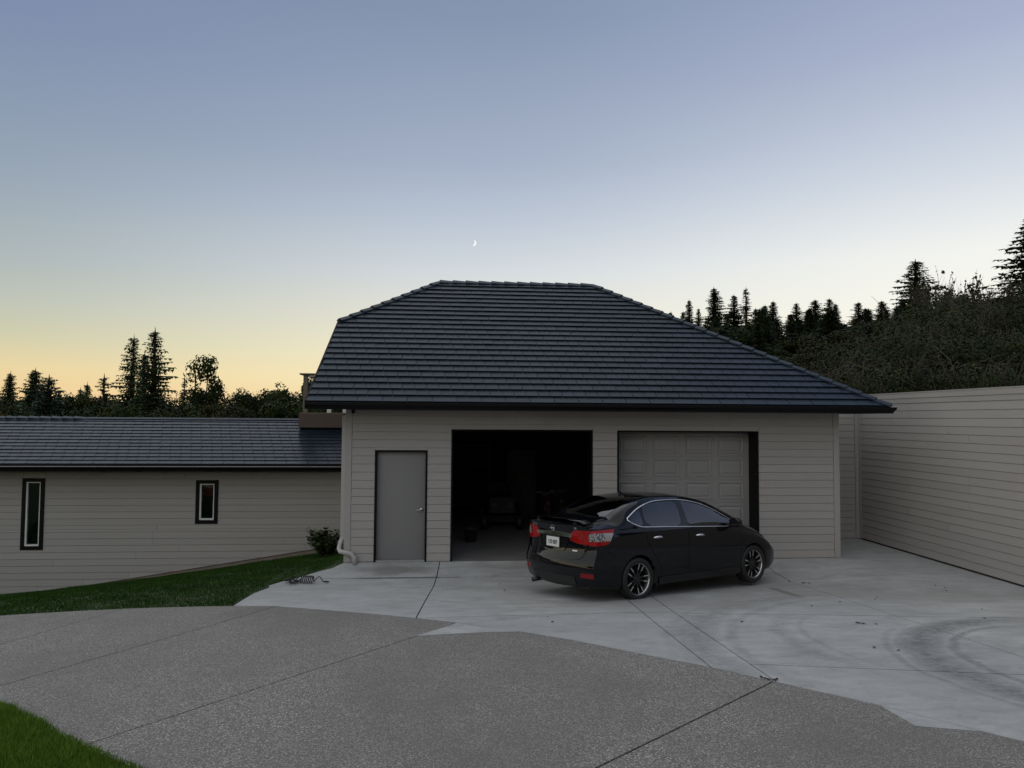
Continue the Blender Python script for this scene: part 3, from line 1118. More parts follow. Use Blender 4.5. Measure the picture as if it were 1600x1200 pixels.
    MB().box((GX1 + .001, GY + .0, 2.87), (GX1 + 0.68, GYB, 2.884)).build('soffit', M['soffit'], g)
    prof = [(0.0, 0.0), (-0.075, 0.0), (-0.082, 0.035), (-0.118, 0.075), (-0.122, 0.118), (-0.112, 0.118), (-0.108, 0.085), (-0.07, 0.045), (-0.065, 0.012), (0.0, 0.012)]
    def gutter(p0, p1, outv, z, name, mat, parent, m0=0.0, m1=0.0):
        p0, p1, outv = Vector(p0), Vector(p1), Vector(outv)
        t = (p1 - p0).normalized()
        n = len(prof)
        vs = [p0 - outv * a + Vector((0, 0, z + b)) - t * (m0 * -a) for a, b in prof] + [p1 - outv * a + Vector((0, 0, z + b)) + t * (m1 * -a) for a, b in prof]
        fs = [(i, (i + 1) % n, (i + 1) % n + n, i + n) for i in range(n)] + [tuple(range(n - 1, -1, -1)), tuple(range(n, 2 * n))]
        me = mesh(name, vs, fs)
        bm = bmesh.new(); bm.from_mesh(me); bmesh.ops.recalc_face_normals(bm, faces=bm.faces[:]); bm.to_mesh(me); bm.free()
        return put(name, me, mat, parent)
    ex0, ex1, ey = -2.61, 8.36, GY - 0.62
    gutter((ex0, ey, 0), (ex1, ey, 0), (0, -1, 0), 2.858, 'gutter', M['gutter'], g, 0.0, 1.0)
    gutter((ex1, ey, 0), (ex1, GYB + .4, 0), (1, 0, 0), 2.858, 'gutter', M['gutter'], g, 1.0, 0.0)
    MB().box((ex0, ey + .001, 2.86), (ex1 - .001, ey + .025, 2.985)).build('fascia', M['gutter'], g)
    MB().box((ex1 - .025, ey + .026, 2.86), (ex1 - .0005, GYB + .4, 2.985)).build('fascia', M['gutter'], g)
    # roof
    A = Vector((-2.60, 13.47, 2.985)); B = Vector((8.40, 13.47, 2.985))
    slope = 0.7
    yr, zr = 17.75, 2.985 + slope * (17.75 - 13.47)
    RL = Vector((-0.315, yr, zr)); RR = Vector((3.44, yr, zr))
    K = Vector((-2.425, 16.03, 2.985 + slope * (16.03 - 13.47)))
    yb2 = 2 * yr - 13.47
    A2 = Vector((-2.60, yb2, 2.985)); B2 = Vector((8.40, yb2, 2.985)); K2 = Vector((-2.425, 2 * yr - 16.03, K.z))
    vs = [A, B, RR, RL, K, A2, B2, K2]
    low = [v - Vector((0, 0, 0.09)) for v in vs]
    roof = MB().add(vs + low, [(0, 1, 2, 3, 4), (1, 6, 2), (6, 5, 7, 3, 2), (3, 7, 4), (8, 12, 11, 10, 9), (9, 10, 14), (14, 10, 11, 15, 13), (11, 12, 15),
                               (0, 8, 9, 1), (1, 9, 14, 6), (6, 14, 13, 5), (5, 13, 15, 7), (4, 12, 8, 0), (7, 15, 12, 4)]).build('roof', M['underlay'], g)
    u = Vector((1, 0, 0)); s = Vector((0, 1, slope)).normalized(); n = u.cross(s)
    sl = lambda P: (P.x - A.x, (P - A).dot(s))
    outline = [sl(A), sl(B), sl(RR), sl(RL), sl(K)]
    total = sl(RR)[1]
    tile_roof(roof, A, u, s, n, outline, 24, total / 24, 0.45, (0, 11.0))
    # gable below the clipped end
    MB().add([(GX0 + .01, GY + .1, 2.88), (GX0 + .01, 16.03, K.z - .12), (GX0 + .01, 2 * yr - 16.03, K.z - .12), (GX0 + .01, GYB, 2.88)], [(0, 1, 2, 3)]).build('gable', M['siding'], g)
    sf = -s
    hip_r = Vector((RR.x - B.x, RR.y - B.y, RR.z - B.z))
    # plane of the right-hand hip falls towards +X
    def downhill(normal):
        d = Vector((normal.x, normal.y, 0))
        d -= normal * d.dot(normal)
        return d.normalized()
    nR = (B2 - B).cross(RR - B); nR = nR if nR.z > 0 else -nR; nR.normalize()
    nL = (K2 - K).cross(RL - K); nL = nL if nL.z > 0 else -nL; nL.normalize()
    def side_dir(normal, t, toward):
        d = t.cross(normal).normalized()
        return d if d.dot(toward) > 0 else -d
    tR = (RR - B).normalized()
    ridge_caps(roof, B + Vector((0, .0, .02)), RR + Vector((0, 0, .02)), side_dir(n, tR, Vector((-1, -1, 0))), side_dir(nR, tR, Vector((1, 1, 0))), 25, 0.115)
    tL = (RL - K).normalized()
    ridge_caps(roof, K + Vector((0, 0, .02)), RL + Vector((0, 0, .02)), side_dir(n, tL, Vector((1, -1, 0))), side_dir(nL, tL, Vector((-1, 1, 0))), 10, 0.115)
    ridge_caps(roof, RL + Vector((0, 0, .02)), RR + Vector((0, 0, .02)), Vector((0, -1, -slope)), Vector((0, 1, -slope)), 12, 0.125)
    # rake board up the left edge
    rk = MB()
    w = Vector((0.0, 0, 0))
    rk.prism([A + Vector((-.03, 0, .035)), A + Vector((-.03, 0, -.12)), K + Vector((-.03, 0, -.12)), K + Vector((-.03, 0, .035))], (0, 0, 0), (0.028, 0, 0))
    rk.build('rake_board', M['gutter'], g)
    # downspout: comes down the left side and wraps round the corner at its foot
    m = MB()
    px, py = GX0 - .062, GY + .075
    m.box((px - .036, py - .026, 0.42), (px + .036, py + .026, 2.75))
    ds = m.build('downspout', M['downspout'], g)
    def rect_tube(path, a, b):
        mm = MB()
        rings = []
        for i, p in enumerate(path):
            p = Vector(p)
            t = (Vector(path[min(i + 1, len(path) - 1)]) - Vector(path[max(i - 1, 0)])).normalized()
            side = t.cross(Vector((0, 0.35, 1))).normalized() if abs(t.z) < 0.8 else t.cross(Vector((0, 1, 0))).normalized()
            upv = side.cross(t).normalized()
            rings.append([p + side * a + upv * b, p - side * a + upv * b, p - side * a - upv * b, p + side * a - upv * b])
        for r_ in rings:
            mm.v += [tuple(v) for v in r_]
        for i in range(len(rings) - 1):
            for q in range(4):
                mm.f.append((i * 4 + q, i * 4 + (q + 1) % 4, i * 4 + (q + 1) % 4 + 4, i * 4 + q + 4))
        mm.f.append((3, 2, 1, 0)); e = (len(rings) - 1) * 4; mm.f.append((e, e + 1, e + 2, e + 3))
        return mm
    m = MB()
    m.tube([(px, py, 0.43), (px - .035, py - .01, 0.33), (px - .05, py - .05, 0.25), (px - .02, GY - .07, 0.215), (GX0 + .06, GY - .085, 0.19), (GX0 + .14, GY - .085, 0.165), (GX0 + .19, GY - .085, 0.10), (GX0 + .20, GY - .085, -0.03)],
           [.042, .043, .043, .043, .043, .043, .043, .043], 10)
    m.build('elbow', M['downspout'], ds, True)
    MB().box((GX0 + .10, GY - .10, 2.79), (GX0 + .145, GY - .03, 2.868)).build('gutter_bracket', M['gutter'], g)
    return g


M['garage_floor'] = material('garage_floor', (0.26, 0.25, 0.235), 0.75)
_t = NT(M['garage_floor'])
_t.base(_t.mix(_t.noise(_t.geopos((1, 1, 1)), 2.2, 6), (0.12, 0.117, 0.11), (0.24, 0.232, 0.22)))
garage = build_garage()


# ------------------------------------------------------------------ low house on the left
HY = 17.75
W1 = (-9.73, -9.243, -0.346, 1.277)
W2 = (-5.893, -5.39, 0.226, 1.234)


def build_house():
    g = thing('house', 'long low grey sided house with a shallow dark roof and two narrow windows', 'house', (-7, HY, -1.2))
    x0, x1 = -15.0, -1.99
    # carcass, leaving the window openings
    m = MB()
    y2 = HY + 0.16
    xs = [x0, W1[0] + .05, W1[1] - .05, W2[0] + .05, W2[1] - .05, x1]
    m.box((xs[0], HY + .001, -2.6), (xs[1], y2, 1.55)).box((xs[2], HY + .001, -2.6), (xs[3], y2, 1.55)).box((xs[4], HY + .001, -2.6), (xs[5], y2, 1.55))
    for w, a, b in ((W1, xs[1], xs[2]), (W2, xs[3], xs[4])):
        m.box((a, HY + .001, -2.6), (b, y2, w[2] + .05)).box((a, HY + .001, w[3] - .05), (b, y2, 1.55))
    m.build('front_wall', M['siding'], g)
    MB().box((x0, y2 + 4.0, -2.6), (x1, y2 + 4.1, 1.55)).build('back_wall', M['wood_wall'], g)
    MB().box((x0, y2 + .002, 1.52), (x1, y2 + 3.99, 1.549)).build('ceiling', M['wood_wall'], g)
    for xx in (-11.4, -7.6, -3.4):
        MB().box((xx, y2 + .002, -2.6), (xx + .08, y2 + 3.99, 1.515)).build('inner_wall', M['wood_wall'], g)
    # boards; the lowest ones are cut to the slope of the ground
    ops = [(W1[0] - x0, W1[1] - x0, W1[2], W1[3]), (W2[0] - x0, W2[1] - x0, W2[2], W2[3])]
    off = -0.4075
    zlow = house_base(x1)
    side_rows(g, (x0, HY), (1, 0), x1 - x0, zlow + 0.3, 1.53, ops, off, seed=8)
    # rows below: each starts where the sloping base crosses it
    k = math.floor((zlow + 0.3 - off) / BOARD_H)
    top = zlow + 0.3
    while True:
        a, b = off + k * BOARD_H, min(off + (k + 1) * BOARD_H, top)
        k -= 1
        if b < -2.3:
            break
        # x where the base reaches the bottom / the top of the row
        xa = -10.134 + (a + 1.445) / 0.1537
        xb = -10.134 + (b + 1.445) / 0.1537
        segs = [(x0, min(xa, x1))]
        for w in (W1, W2):
            new = []
            for p, q in segs:
                if w[2] < b - .004 and w[3] > a + .004:
                    if w[2] <= a + .004:
                        new += [(p, min(q, w[0])), (max(p, w[1]), q)]
                    else:                      # sill falls inside this row
                        board(g, (x0, HY), (1, 0), w[0] - x0, min(q, w[1]) - x0, a, w[2]) if w[0] < q else None
                        new += [(p, min(q, w[0])), (max(p, w[1]), q)]
                else:
                    new.append((p, q))
            segs = [s_ for s_ in new if s_[1] - s_[0] > .02]
        for p, q in segs:
            x = p
            while q - x > 1e-6:
                e = q if q - x < 4.2 else x + rnd.choice([2.4, 3.0, 3.66])
                board(g, (x0, HY), (1, 0), x - x0 + .0015, e - x0 - .0015, a, b)
                x = e
        # the tapering end piece
        if xb > xa and xa < x1:
            e = min(xb, x1)
            zb_ = house_base(e)
            n = [(xa, HY - .016, a), (e, HY - .016, zb_), (e, HY - .0045, b), (xa, HY - .0045, b)]
            if e >= xb - 1e-6:
                n = [(xa, HY - .016, a), (e, HY - .006, b), (xa, HY - .0045, b)]
            m = MB().prism(n, (0, 0, 0), (0, .004, 0))
            m.build('siding_board', M['siding'], g)
    # dark flashing and the strip of concrete foundation that steps out below
    fx0, fx1 = x0, x1
    m = MB().prism([(fx0, HY - .03, house_base(fx0) - .022), (fx1, HY - .03, house_base(fx1) - .022), (fx1, HY - .03, house_base(fx1)), (fx0, HY - .03, house_base(fx0))], (0, 0, 0), (0, .03, 0))
    m.build('base_flashing', M['deck_fascia'], g)
    m = MB().prism([(fx0, HY - .075, house_base(fx0) - .9), (fx1, HY - .075, house_base(fx1) - .9), (fx1, HY - .075, house_base(fx1) - .025), (fx0, HY - .075, house_base(fx0) - .025)], (0, 0, 0), (0, .075, 0))
    m.build('foundation', M['foundation'], g)
    # windows
    def window(w, name):
        a0, a1, b0, b1 = w
        m = MB()
        t = 0.085
        y0, y1 = HY - .034, HY + .004
        m.box((a0, y0, b0), (a0 + t, y1, b1)).box((a1 - t, y0, b0), (a1, y1, b1)).box((a0 + t, y0, b0), (a1 - t, y1, b0 + t)).box((a0 + t, y0, b1 - t), (a1 - t, y1, b1))
        win = m.build(name, M['dark_trim'], g)
        a0 += t; a1 -= t; b0 += t; b1 -= t
        t = 0.032
        m = MB()
        y0, y1 = HY - .022, HY + .05
        m.box((a0, y0, b0), (a0 + t * 1.2, y1, b1)).box((a1 - t * .8, y0, b0), (a1, y1, b1)).box((a0 + t * 1.2, y0, b0), (a1 - t * .8, y1, b0 + t * 1.2)).box((a0 + t * 1.2, y0, b1 - t * .7), (a1 - t * .8, y1, b1))
        m.build('sash', M['white_vinyl'], win)
        MB().box((a0 + t, HY + .012, b0 + t), (a1 - t * .7, HY + .02, b1 - t * .6)).build('pane', M['window_glass'], win)
        return win
    w1 = window(W1, 'window')
    w2 = window(W2, 'window')
    # a red blind half drawn behind the right-hand window
    vs, fs = [], []
    n = 14
    for i in range(n + 1):
        x = W2[0] + .1 + (W2[1] - W2[0] - .2) * i / n
        for z in (W2[3] - .1, W2[3] - .24, W2[3] - .37 + .02 * math.sin(i * .6)):
            vs.append((x, HY + .06 + .008 * math.sin(i * 1.7), z))
    for i in range(n):
        for j in (0, 1):
            fs.append((i * 3 + j, i * 3 + j + 1, i * 3 + j + 4, i * 3 + j + 3))
    put('blind', mesh('blind', vs, fs, True), material('red_cloth', (0.62, 0.05, 0.05), 0.8), g)
    # roof
    ex, ey, ez = x0 - .4, HY - 0.58, 1.63
    slope = 0.405
    yr = 19.65
    zr = ez + slope * (yr - ey)
    A = Vector((ex, ey, ez)); B = Vector((x1, ey, ez)); C = Vector((x1, yr, zr)); D = Vector((ex, yr, zr))
    A2 = Vector((ex, 2 * yr - ey, ez)); B2 = Vector((x1, 2 * yr - ey, ez))
    vs = [A, B, C, D, A2, B2]
    low = [v - Vector((0, 0, .08)) for v in vs]
    roof = MB().add(vs + low, [(0, 1, 2, 3), (3, 2, 5, 4), (6, 9, 8, 7), (9, 10, 11, 8), (0, 6, 7, 1), (1, 7, 8, 2), (2, 8, 11, 5), (5, 11, 10, 4), (4, 10, 9, 3), (3, 9, 6, 0)]).build('roof', M['underlay'], g)
    u = Vector((1, 0, 0)); s = Vector((0, 1, slope)).normalized(); n = u.cross(s)
    A0 = Vector((-12.2, ey, ez))
    total = (C - B).dot(s)
    outline = [(0, 0), (x1 - A0.x, 0), (x1 - A0.x, total), (0, total)]
    tile_roof(roof, A0, u, s, n, outline, 14, total / 14, 0.47, (0, x1 - A0.x), lift=0.017)
    ridge_caps(roof, (-12.3, yr, zr + .015), (-9.30, yr, zr + .015), (0, -1, -slope), (0, 1, -slope), 11, 0.12)
    MB().prism([(-9.30, yr - .09, zr - .0), (-9.30, yr, zr + .042), (-9.30, yr + .09, zr)], (0, 0, 0), (9.30 + x1, 0, 0)).build('ridge_flashing', M['slate'], roof)
    # gutter with a pale lip, dark fascia
    prof = [(0.0, 0.0), (-0.075, 0.0), (-0.082, 0.035), (-0.112, 0.07), (-0.116, 0.105), (-0.106, 0.105), (-0.10, 0.08), (-0.06, 0.045), (-0.055, 0.012), (0.0, 0.012)]
    nn = len(prof)
    gy, gz = ey - .015, 1.485
    vs = [(ex, gy + a, gz + b) for a, b in prof] + [(x1, gy + a, gz + b) for a, b in prof]
    me = mesh('gutter', vs, [(i, (i + 1) % nn, (i + 1) % nn + nn, i + nn) for i in range(nn)] + [tuple(range(nn)), tuple(range(2 * nn - 1, nn - 1, -1))])
    gt = put('gutter', me, M['gutter'], g)
    MB().box((ex, gy - .120, gz + .098), (x1, gy - .104, gz + .112)).build('gutter_lip', M['galv'], gt)
    MB().box((ex, ey - .014, 1.47), (x1, ey + .01, 1.63)).build('fascia', M['gutter'], g)
    MB().box((ex, ey + .011, 1.50), (x1, HY - .001, 1.512)).build('soffit', M['soffit'], g)
    return g


house = build_house()


# ------------------------------------------------------------------ sided wall on the right
WX = 9.416


def build_right_wall():
    g = thing('boundary_wall', 'tall grey sided wall running towards the viewer along the right edge', 'wall', (WX, 11, 0))
    y0, y1 = 3.0, 16.387
    MB().box((WX + .002, y0, -0.5), (WX + 0.22, y1 + .2, 3.265)).build('wall_core', M['siding'], g)
    side_rows(g, (WX, y1), (0, -1), y1 - y0, 0.035, 3.083, (), 3.083 - 20 * BOARD_H, seed=21)
    for z0, z1 in ((3.085, 3.182), (3.187, 3.291)):
        y = y0
        for L in (3.1, 3.66, 3.66, 9):
            e = min(y1, y + L)
            MB().box((WX - .024 - (.012 if z0 > 3.1 else 0), y + .001, z0), (WX + .001, e - .001, z1)).build('top_trim', M['trim'], g)
            y = e
            if y >= y1:
                break
    MB().box((WX - .045, y0, 3.292), (WX + .25, y1 + .2, 3.312)).build('coping', M['trim'], g)
    MB().box((WX - .004, y0, 0.002), (WX + .001, y1, 0.034)).build('base_gap', M['joint'], g)
    # return between the garage and this wall
    ry = 16.387
    MB().box((GX1 + .002, ry, -0.4), (WX - .001, ry + .18, 3.29)).build('return_wall', M['siding'], g)
    side_rows(g, (GX1 + .02, ry), (1, 0), WX - GX1 - .13, 0.03, 3.083, (), 3.083 - 20 * BOARD_H, seed=22)
    MB().box((WX - .105, ry - .026, 0.02), (WX - .017, ry - .0005, 3.29)).build('corner_trim', M['trim'], g)
    MB().box((WX - .026, ry - .105, 0.02), (WX - .0005, ry - .027, 3.08)).build('corner_trim', M['trim'], g)
    return g


build_right_wall()


# ------------------------------------------------------------------ timber deck seen past the garage corner
def build_deck():
    g = thing('deck', 'small timber deck with post and cable rail behind the garage corner', 'deck', (-2.9, 19.0, 2.45))
    y = 18.95
    MB().box((-3.84, y, 2.452), (GX0 - .03, y + .045, 2.80)).build('fascia_board', M['deck_fascia'], g)
    MB().box((-3.84, y + .046, 2.452), (-3.795, y + 1.9, 2.80)).build('fascia_board', M['deck_fascia'], g)
    k = 0
    for i in range(13):
        yy = y + .05 + i * .142
        MB().box((-3.82, yy, 2.802), (GX0 - .03, yy + .136, 2.828)).build('deck_board', M['deck_wood'], g)
    for px in (-3.70, -2.62):
        MB().box((px - .05, y + .06, 2.83), (px + .05, y + .16, 3.78)).build('post', M['deck_wood'], g)
    MB().box((-3.75, y + .055, 3.20), (-3.63, y + .185, 3.225)).build('post_band', M['deck_wood'], g)
    MB().box((-3.84, y + .02, 3.785), (GX0 - .03, y + .22, 3.822)).build('top_rail', M['deck_fascia'], g)
    MB().box((-3.84, y + .222, 3.785), (-3.64, y + 1.9, 3.822)).build('top_rail', M['deck_fascia'], g)
    MB().box((-3.635, y + .10, 3.735), (GX0 - .03, y + .14, 3.775)).build('under_rail', M['white_vinyl'], g)
    for z in (3.02, 3.16, 3.30, 3.44, 3.58, 3.68):
        MB().tube([(-3.64, y + .12, z), (GX0 - .03, y + .12, z)], .006, 6).build('cable', M['steel'], g)
    for px in (-3.14, -2.74):
        MB().box((px - .05, y + .30, 2.83), (px + .05, y + .40, 3.0)).build('post_base', M['white_vinyl'], g)
    return g


build_deck()

# ------------------------------------------------------------------ black saloon car
def pchip(xs, ys):
    n = len(xs)
    h = [xs[i + 1] - xs[i] for i in range(n - 1)]
    d = [(ys[i + 1] - ys[i]) / h[i] for i in range(n - 1)]
    m = [d[0]] + [0.0] * (n - 2) + [d[-1]]
    for i in range(1, n - 1):
        if d[i - 1] * d[i] > 0:
            w1, w2 = 2 * h[i] + h[i - 1], h[i] + 2 * h[i - 1]
            m[i] = (w1 + w2) / (w1 / d[i - 1] + w2 / d[i])
    def f(x):
        if x <= xs[0]:
            return ys[0]
        if x >= xs[-1]:
            return ys[-1]
        i = 0
        while x > xs[i + 1]:
            i += 1
        t = (x - xs[i]) / h[i]
        return (ys[i] * (1 + 2 * t) * (1 - t) ** 2 + m[i] * h[i] * t * (1 - t) ** 2 + ys[i + 1] * t * t * (3 - 2 * t) + m[i + 1] * h[i] * t * t * (t - 1))
    return f


CL = 4.62
c_zb = pchip([0, .3, .6, 1.0, 3.7, 4.1, 4.4, 4.62], [.27, .225, .20, .19, .18, .18, .19, .22])
c_low = pchip([0, .3, .6, 1.0, 3.7, 4.1, 4.4, 4.62], [.80, .835, .85, .855, .855, .84, .81, .75])
c_mid = pchip([0, .3, .6, 1.0, 3.7, 4.1, 4.4, 4.62], [.825, .862, .876, .88, .88, .866, .825, .76])
o_belt = pchip([0, .3, .6, 1.0, 1.5, 2.0, 2.5, 3.0, 3.4, 3.7, 4.1, 4.4, 4.62], [1.005, 1.01, 1.0, .975, .96, .952, .945, .938, .93, .905, .82, .72, .60])
c_sh = pchip([0, .3, .6, 1.0, 1.5, 2.0, 3.0, 3.4, 3.7, 4.1, 4.4, 4.62], [.735, .785, .81, .822, .83, .832, .828, .815, .80, .775, .73, .66])
o_top = pchip([0, .35, .55, .62, .80, 1.0, 1.2, 1.4, 1.6, 2.0, 2.3, 2.6, 2.8, 3.0, 3.2, 3.4, 3.52, 3.62, 3.9, 4.2, 4.45, 4.62],
              [1.075, 1.105, 1.12, 1.135, 1.215, 1.298, 1.37, 1.425, 1.46, 1.49, 1.492, 1.47, 1.435, 1.37, 1.28, 1.175, 1.10, 1.045, 1.0, .92, .82, .74])
c_belt = pchip([0, .3, .6, 1.0, 1.5, 2.0, 2.5, 3.0, 3.4, 3.7, 4.1, 4.4, 4.62], [1.085, 1.09, 1.085, 1.075, 1.055, 1.03, 1.005, .985, .955, .90, .80, .70, .58])
c_top = pchip([0, .35, .55, .62, .75, .90, 1.05, 1.2, 1.4, 1.6, 2.0, 2.3, 2.6, 2.8, 3.0, 3.2, 3.4, 3.52, 3.62, 3.9, 4.2, 4.45, 4.62],
              [1.155, 1.185, 1.205, 1.218, 1.296, 1.375, 1.437, 1.482, 1.523, 1.543, 1.545, 1.525, 1.48, 1.43, 1.35, 1.255, 1.15, 1.08, 1.015, .945, .865, .78, .71])


def lift(s, z):
    """heights read off a level side view, carried on to the body's wedge"""
    b, t = o_belt(s), o_top(s)
    db, dt = c_belt(s) - b, c_top(s) - t
    if z >= b:
        f = min(1.0, (z - b) / max(.02, t - b))
        return z + db + (dt - db) * f
    return z + db * max(0.0, (z - .3) / (b - .3))


c_roof = pchip([0, .35, .6, .8, 1.0, 1.2, 1.5, 2.0, 2.5, 2.8, 3.0, 3.2, 3.4, 3.55, 3.7, 4.0, 4.3, 4.62],
               [.63, .65, .665, .665, .65, .632, .61, .60, .602, .612, .63, .66, .70, .72, .70, .66, .62, .55])
c_dz = pchip([0, .6, 1.0, 1.5, 2.0, 2.5, 3.0, 3.4, 3.6, 4.4, 4.62], [.018, .02, .045, .062, .068, .068, .06, .04, .03, .035, .04])


def section(s, inset=0.0, floor=None):
    zb = c_zb(s) if floor is None else floor
    low, mid, belt, sh, top, rf = c_low(s), c_mid(s), c_belt(s), c_sh(s), c_top(s), c_roof(s)
    zr = top - c_dz(s)
    pts = [(0, zb - .045), (low * .45, zb - .03), (low - .10, zb - .010), (low - .025, zb + .02), (low, zb + .075), (low * .55 + mid * .45 + .004, .42), (mid, .60), (mid + .001, .70),
           (mid - .006, .79), (sh + (mid - sh) * .62, .855), (sh + .014, belt - .035), (sh, belt)]
    for f, b in ((.25, .010), (.5, .014), (.75, .010)):
        pts.append((sh + (rf + .028 - sh) * f + b, belt + (zr - .035 - belt) * f))
    pts += [(rf + .024, zr - .03), (rf - .006, zr - .006), (rf - .05, zr + .3 * (top - zr)), (rf * .62, zr + .68 * (top - zr)), (rf * .3, zr + .93 * (top - zr)), (0, top)]
    # heights below the shoulder squeeze when the body is low (nose)
    if floor is None:
        k = (belt - zb) / (.93 - zb)
        pts = [(y, zb + (z - zb) * k if 5 <= i <= 9 else z) for i, (y, z) in enumerate(pts)]
    if floor is not None:
        pts[3] = (pts[3][0], zb + .005); pts[4] = (pts[4][0], zb + .03); pts[5] = (pts[5][0], zb + .12)
    if inset:
        pts = [(max(0.0, y - inset), z if i < 3 else max(zb - .008 + .002 * i, z - inset * .8)) for i, (y, z) in enumerate(pts)]
    # Catmull-Rom through the control points
    out = []
    n = len(pts)
    for i in range(n - 1):
        p0 = pts[i - 1] if i else (-pts[1][0], pts[1][1])
        p1, p2 = pts[i], pts[i + 1]
        p3 = pts[i + 2] if i + 2 < n else (-pts[n - 2][0], pts[n - 2][1])
        for j in range(2):
            t = j / 2
            q = []
            for a in (0, 1):
                q.append(.5 * (2 * p1[a] + (p2[a] - p0[a]) * t + (2 * p0[a] - 5 * p1[a] + 4 * p2[a] - p3[a]) * t * t + (3 * p1[a] - p0[a] - 3 * p2[a] + p3[a]) * t ** 3))
            out.append((max(0.0, q[0]), q[1]))
    out.append(pts[-1])
    out[0] = (0.0, out[0][1]); out[-1] = (0.0, out[-1][1])
    return out


rear_prof = pchip([.2, .30, .42, .55, .62, .67, .80, .95, 1.05, 1.12], [.10, .045, .012, .0, .008, .035, .060, .062, .055, .04])
nose_prof = pchip([.15, .25, .40, .52, .62, .72, .85], [.10, .03, .0, .005, .03, .08, .16])


def warp(s, y, z):
    a = abs(y) / .84
    if s < .62:
        w = (1 - s / .62) ** 2
        s = s + w * (rear_prof(z) + .155 * a ** 2.6)
    if s > 3.55:
        w = ((s - 3.55) / 1.07) ** 2
        s = s - w * (nose_prof(z) + .30 * a ** 2.4)
    return s


def loft(stations, inset=0.0, floor=None, warped=True):
    secs = [section(s, inset, floor) for s in stations]
    m = len(secs[0])
    vs, fs = [], []
    ring = 2 * (m - 1)
    for s, sec in zip(stations, secs):
        loop = [(-y, z) for y, z in sec] + [(y, z) for y, z in sec[-2:0:-1]]   # right side up, left side down
        for y, z in loop:
            vs.append((warp(s, y, z) - 1.0 if warped else s - 1.0, y, z))
    for i in range(len(stations) - 1):
        for k in range(ring):
            a, b = i * ring + k, i * ring + (k + 1) % ring
            fs.append((a, b, b + ring, a + ring))
    # end caps as grids joining each point to its mirror
    for e, s in ((0, stations[0]), (len(stations) - 1, stations[-1])):
        sec = secs[e]
        cols = 8
        rows = []
        for i in range(m):
            y, z = sec[i]
            ra = e * ring + i
            lb = e * ring + (ring - i) % ring
            if i in (0, m - 1):
                rows.append([ra] * (cols + 1))
                continue
            row = [ra]
            for c in range(1, cols):
                yy = -y + 2 * y * c / cols
                vs.append((warp(s, yy, z) - 1.0 if warped else s - 1.0, yy, z))
                row.append(len(vs) - 1)
            row.append(lb)
            rows.append(row)
        for i in range(m - 1):
            for c in range(cols):
                q = [rows[i][c], rows[i][c + 1], rows[i + 1][c + 1], rows[i + 1][c]]
                u = []
                for v in q:
                    if v not in u:
                        u.append(v)
                if len(u) >= 3:
                    fs.append(tuple(u) if e == 0 else tuple(reversed(u)))
    me = mesh('loft', vs, fs)
    bm = bmesh.new(); bm.from_mesh(me)
    bmesh.ops.remove_doubles(bm, verts=bm.verts[:], dist=1e-5)
    bmesh.ops.recalc_face_normals(bm, faces=bm.faces[:])
    bm.to_mesh(me); bm.free()
    return me


def boolean(a, b, op='DIFFERENCE', own=False):
    oa = bpy.data.objects.new('tmp_a', a); ob = bpy.data.objects.new('tmp_b', b)
    COL.objects.link(oa); COL.objects.link(ob)
    md = oa.modifiers.new('b', 'BOOLEAN')
    md.operation = op
    md.object = ob
    md.solver = 'EXACT'
    md.use_self = own
    dg = bpy.context.evaluated_depsgraph_get()
    me = bpy.data.meshes.new_from_object(oa.evaluated_get(dg))
    bpy.data.objects.remove(oa); bpy.data.objects.remove(ob)
    return me


def in_poly(p, poly):
    x, y = p
    c = False
    j = len(poly) - 1
    for i in range(len(poly)):
        xi, yi = poly[i]; xj, yj = poly[j]
        if (yi > y) != (yj > y) and x < (xj - xi) * (y - yi) / (yj - yi) + xi:
            c = not c
        j = i
    return c


def dense(pts, closed=True, step=.05):
    out = []
    n = len(pts)
    for i in range(n if closed else n - 1):
        p, q = pts[i], pts[(i + 1) % n]
        k = max(1, int(math.dist(p, q) / step))
        out += [tuple(p[a] + (q[a] - p[a]) * j / k for a in range(len(p))) for j in range(k)]
    if not closed:
        out.append(tuple(pts[-1]))
    return out


def smooth2(pts, closed=True, it=2):
    """Chaikin corner cutting"""
    for _ in range(it):
        out = [] if closed else [pts[0]]
        n = len(pts)
        for i in range(n if closed else n - 1):
            p, q = pts[i], pts[(i + 1) % n]
            out += [(p[0] * .75 + q[0] * .25, p[1] * .75 + q[1] * .25), (p[0] * .25 + q[0] * .75, p[1] * .25 + q[1] * .75)]
        if not closed:
            out.append(pts[-1])
        pts = out
    return pts


# outlines in side view (distance from the rear bumper, height)
QUARTER = [(.885, 1.092), (.955, 1.045), (1.08, .998), (1.165, .985), (1.175, 1.10), (1.175, 1.222), (1.08, 1.178), (.97, 1.128)]
REAR_WIN = [(1.215, .985), (1.6, .978), (1.99, .972), (2.03, 1.15), (2.035, 1.372), (1.80, 1.362), (1.55, 1.335), (1.36, 1.29), (1.215, 1.238)]
FRONT_WIN = [(2.13, .970), (2.6, .962), (3.05, .955), (3.25, .955), (3.235, 1.035), (3.05, 1.155), (2.85, 1.25), (2.6, 1.325), (2.35, 1.365), (2.15, 1.374), (2.135, 1.2)]
DLO = [(.855, 1.095), (.94, 1.035), (1.08, .985), (1.18, .972), (1.6, .965), (2.0, .959), (2.6, .949), (3.05, .942), (3.33, .945), (3.29, 1.02), (3.08, 1.163), (2.87, 1.266), (2.62, 1.343), (2.35, 1.385), (2.05, 1.393), (1.80, 1.382), (1.55, 1.355), (1.36, 1.309), (1.17, 1.242), (1.06, 1.192), (.95, 1.138)]
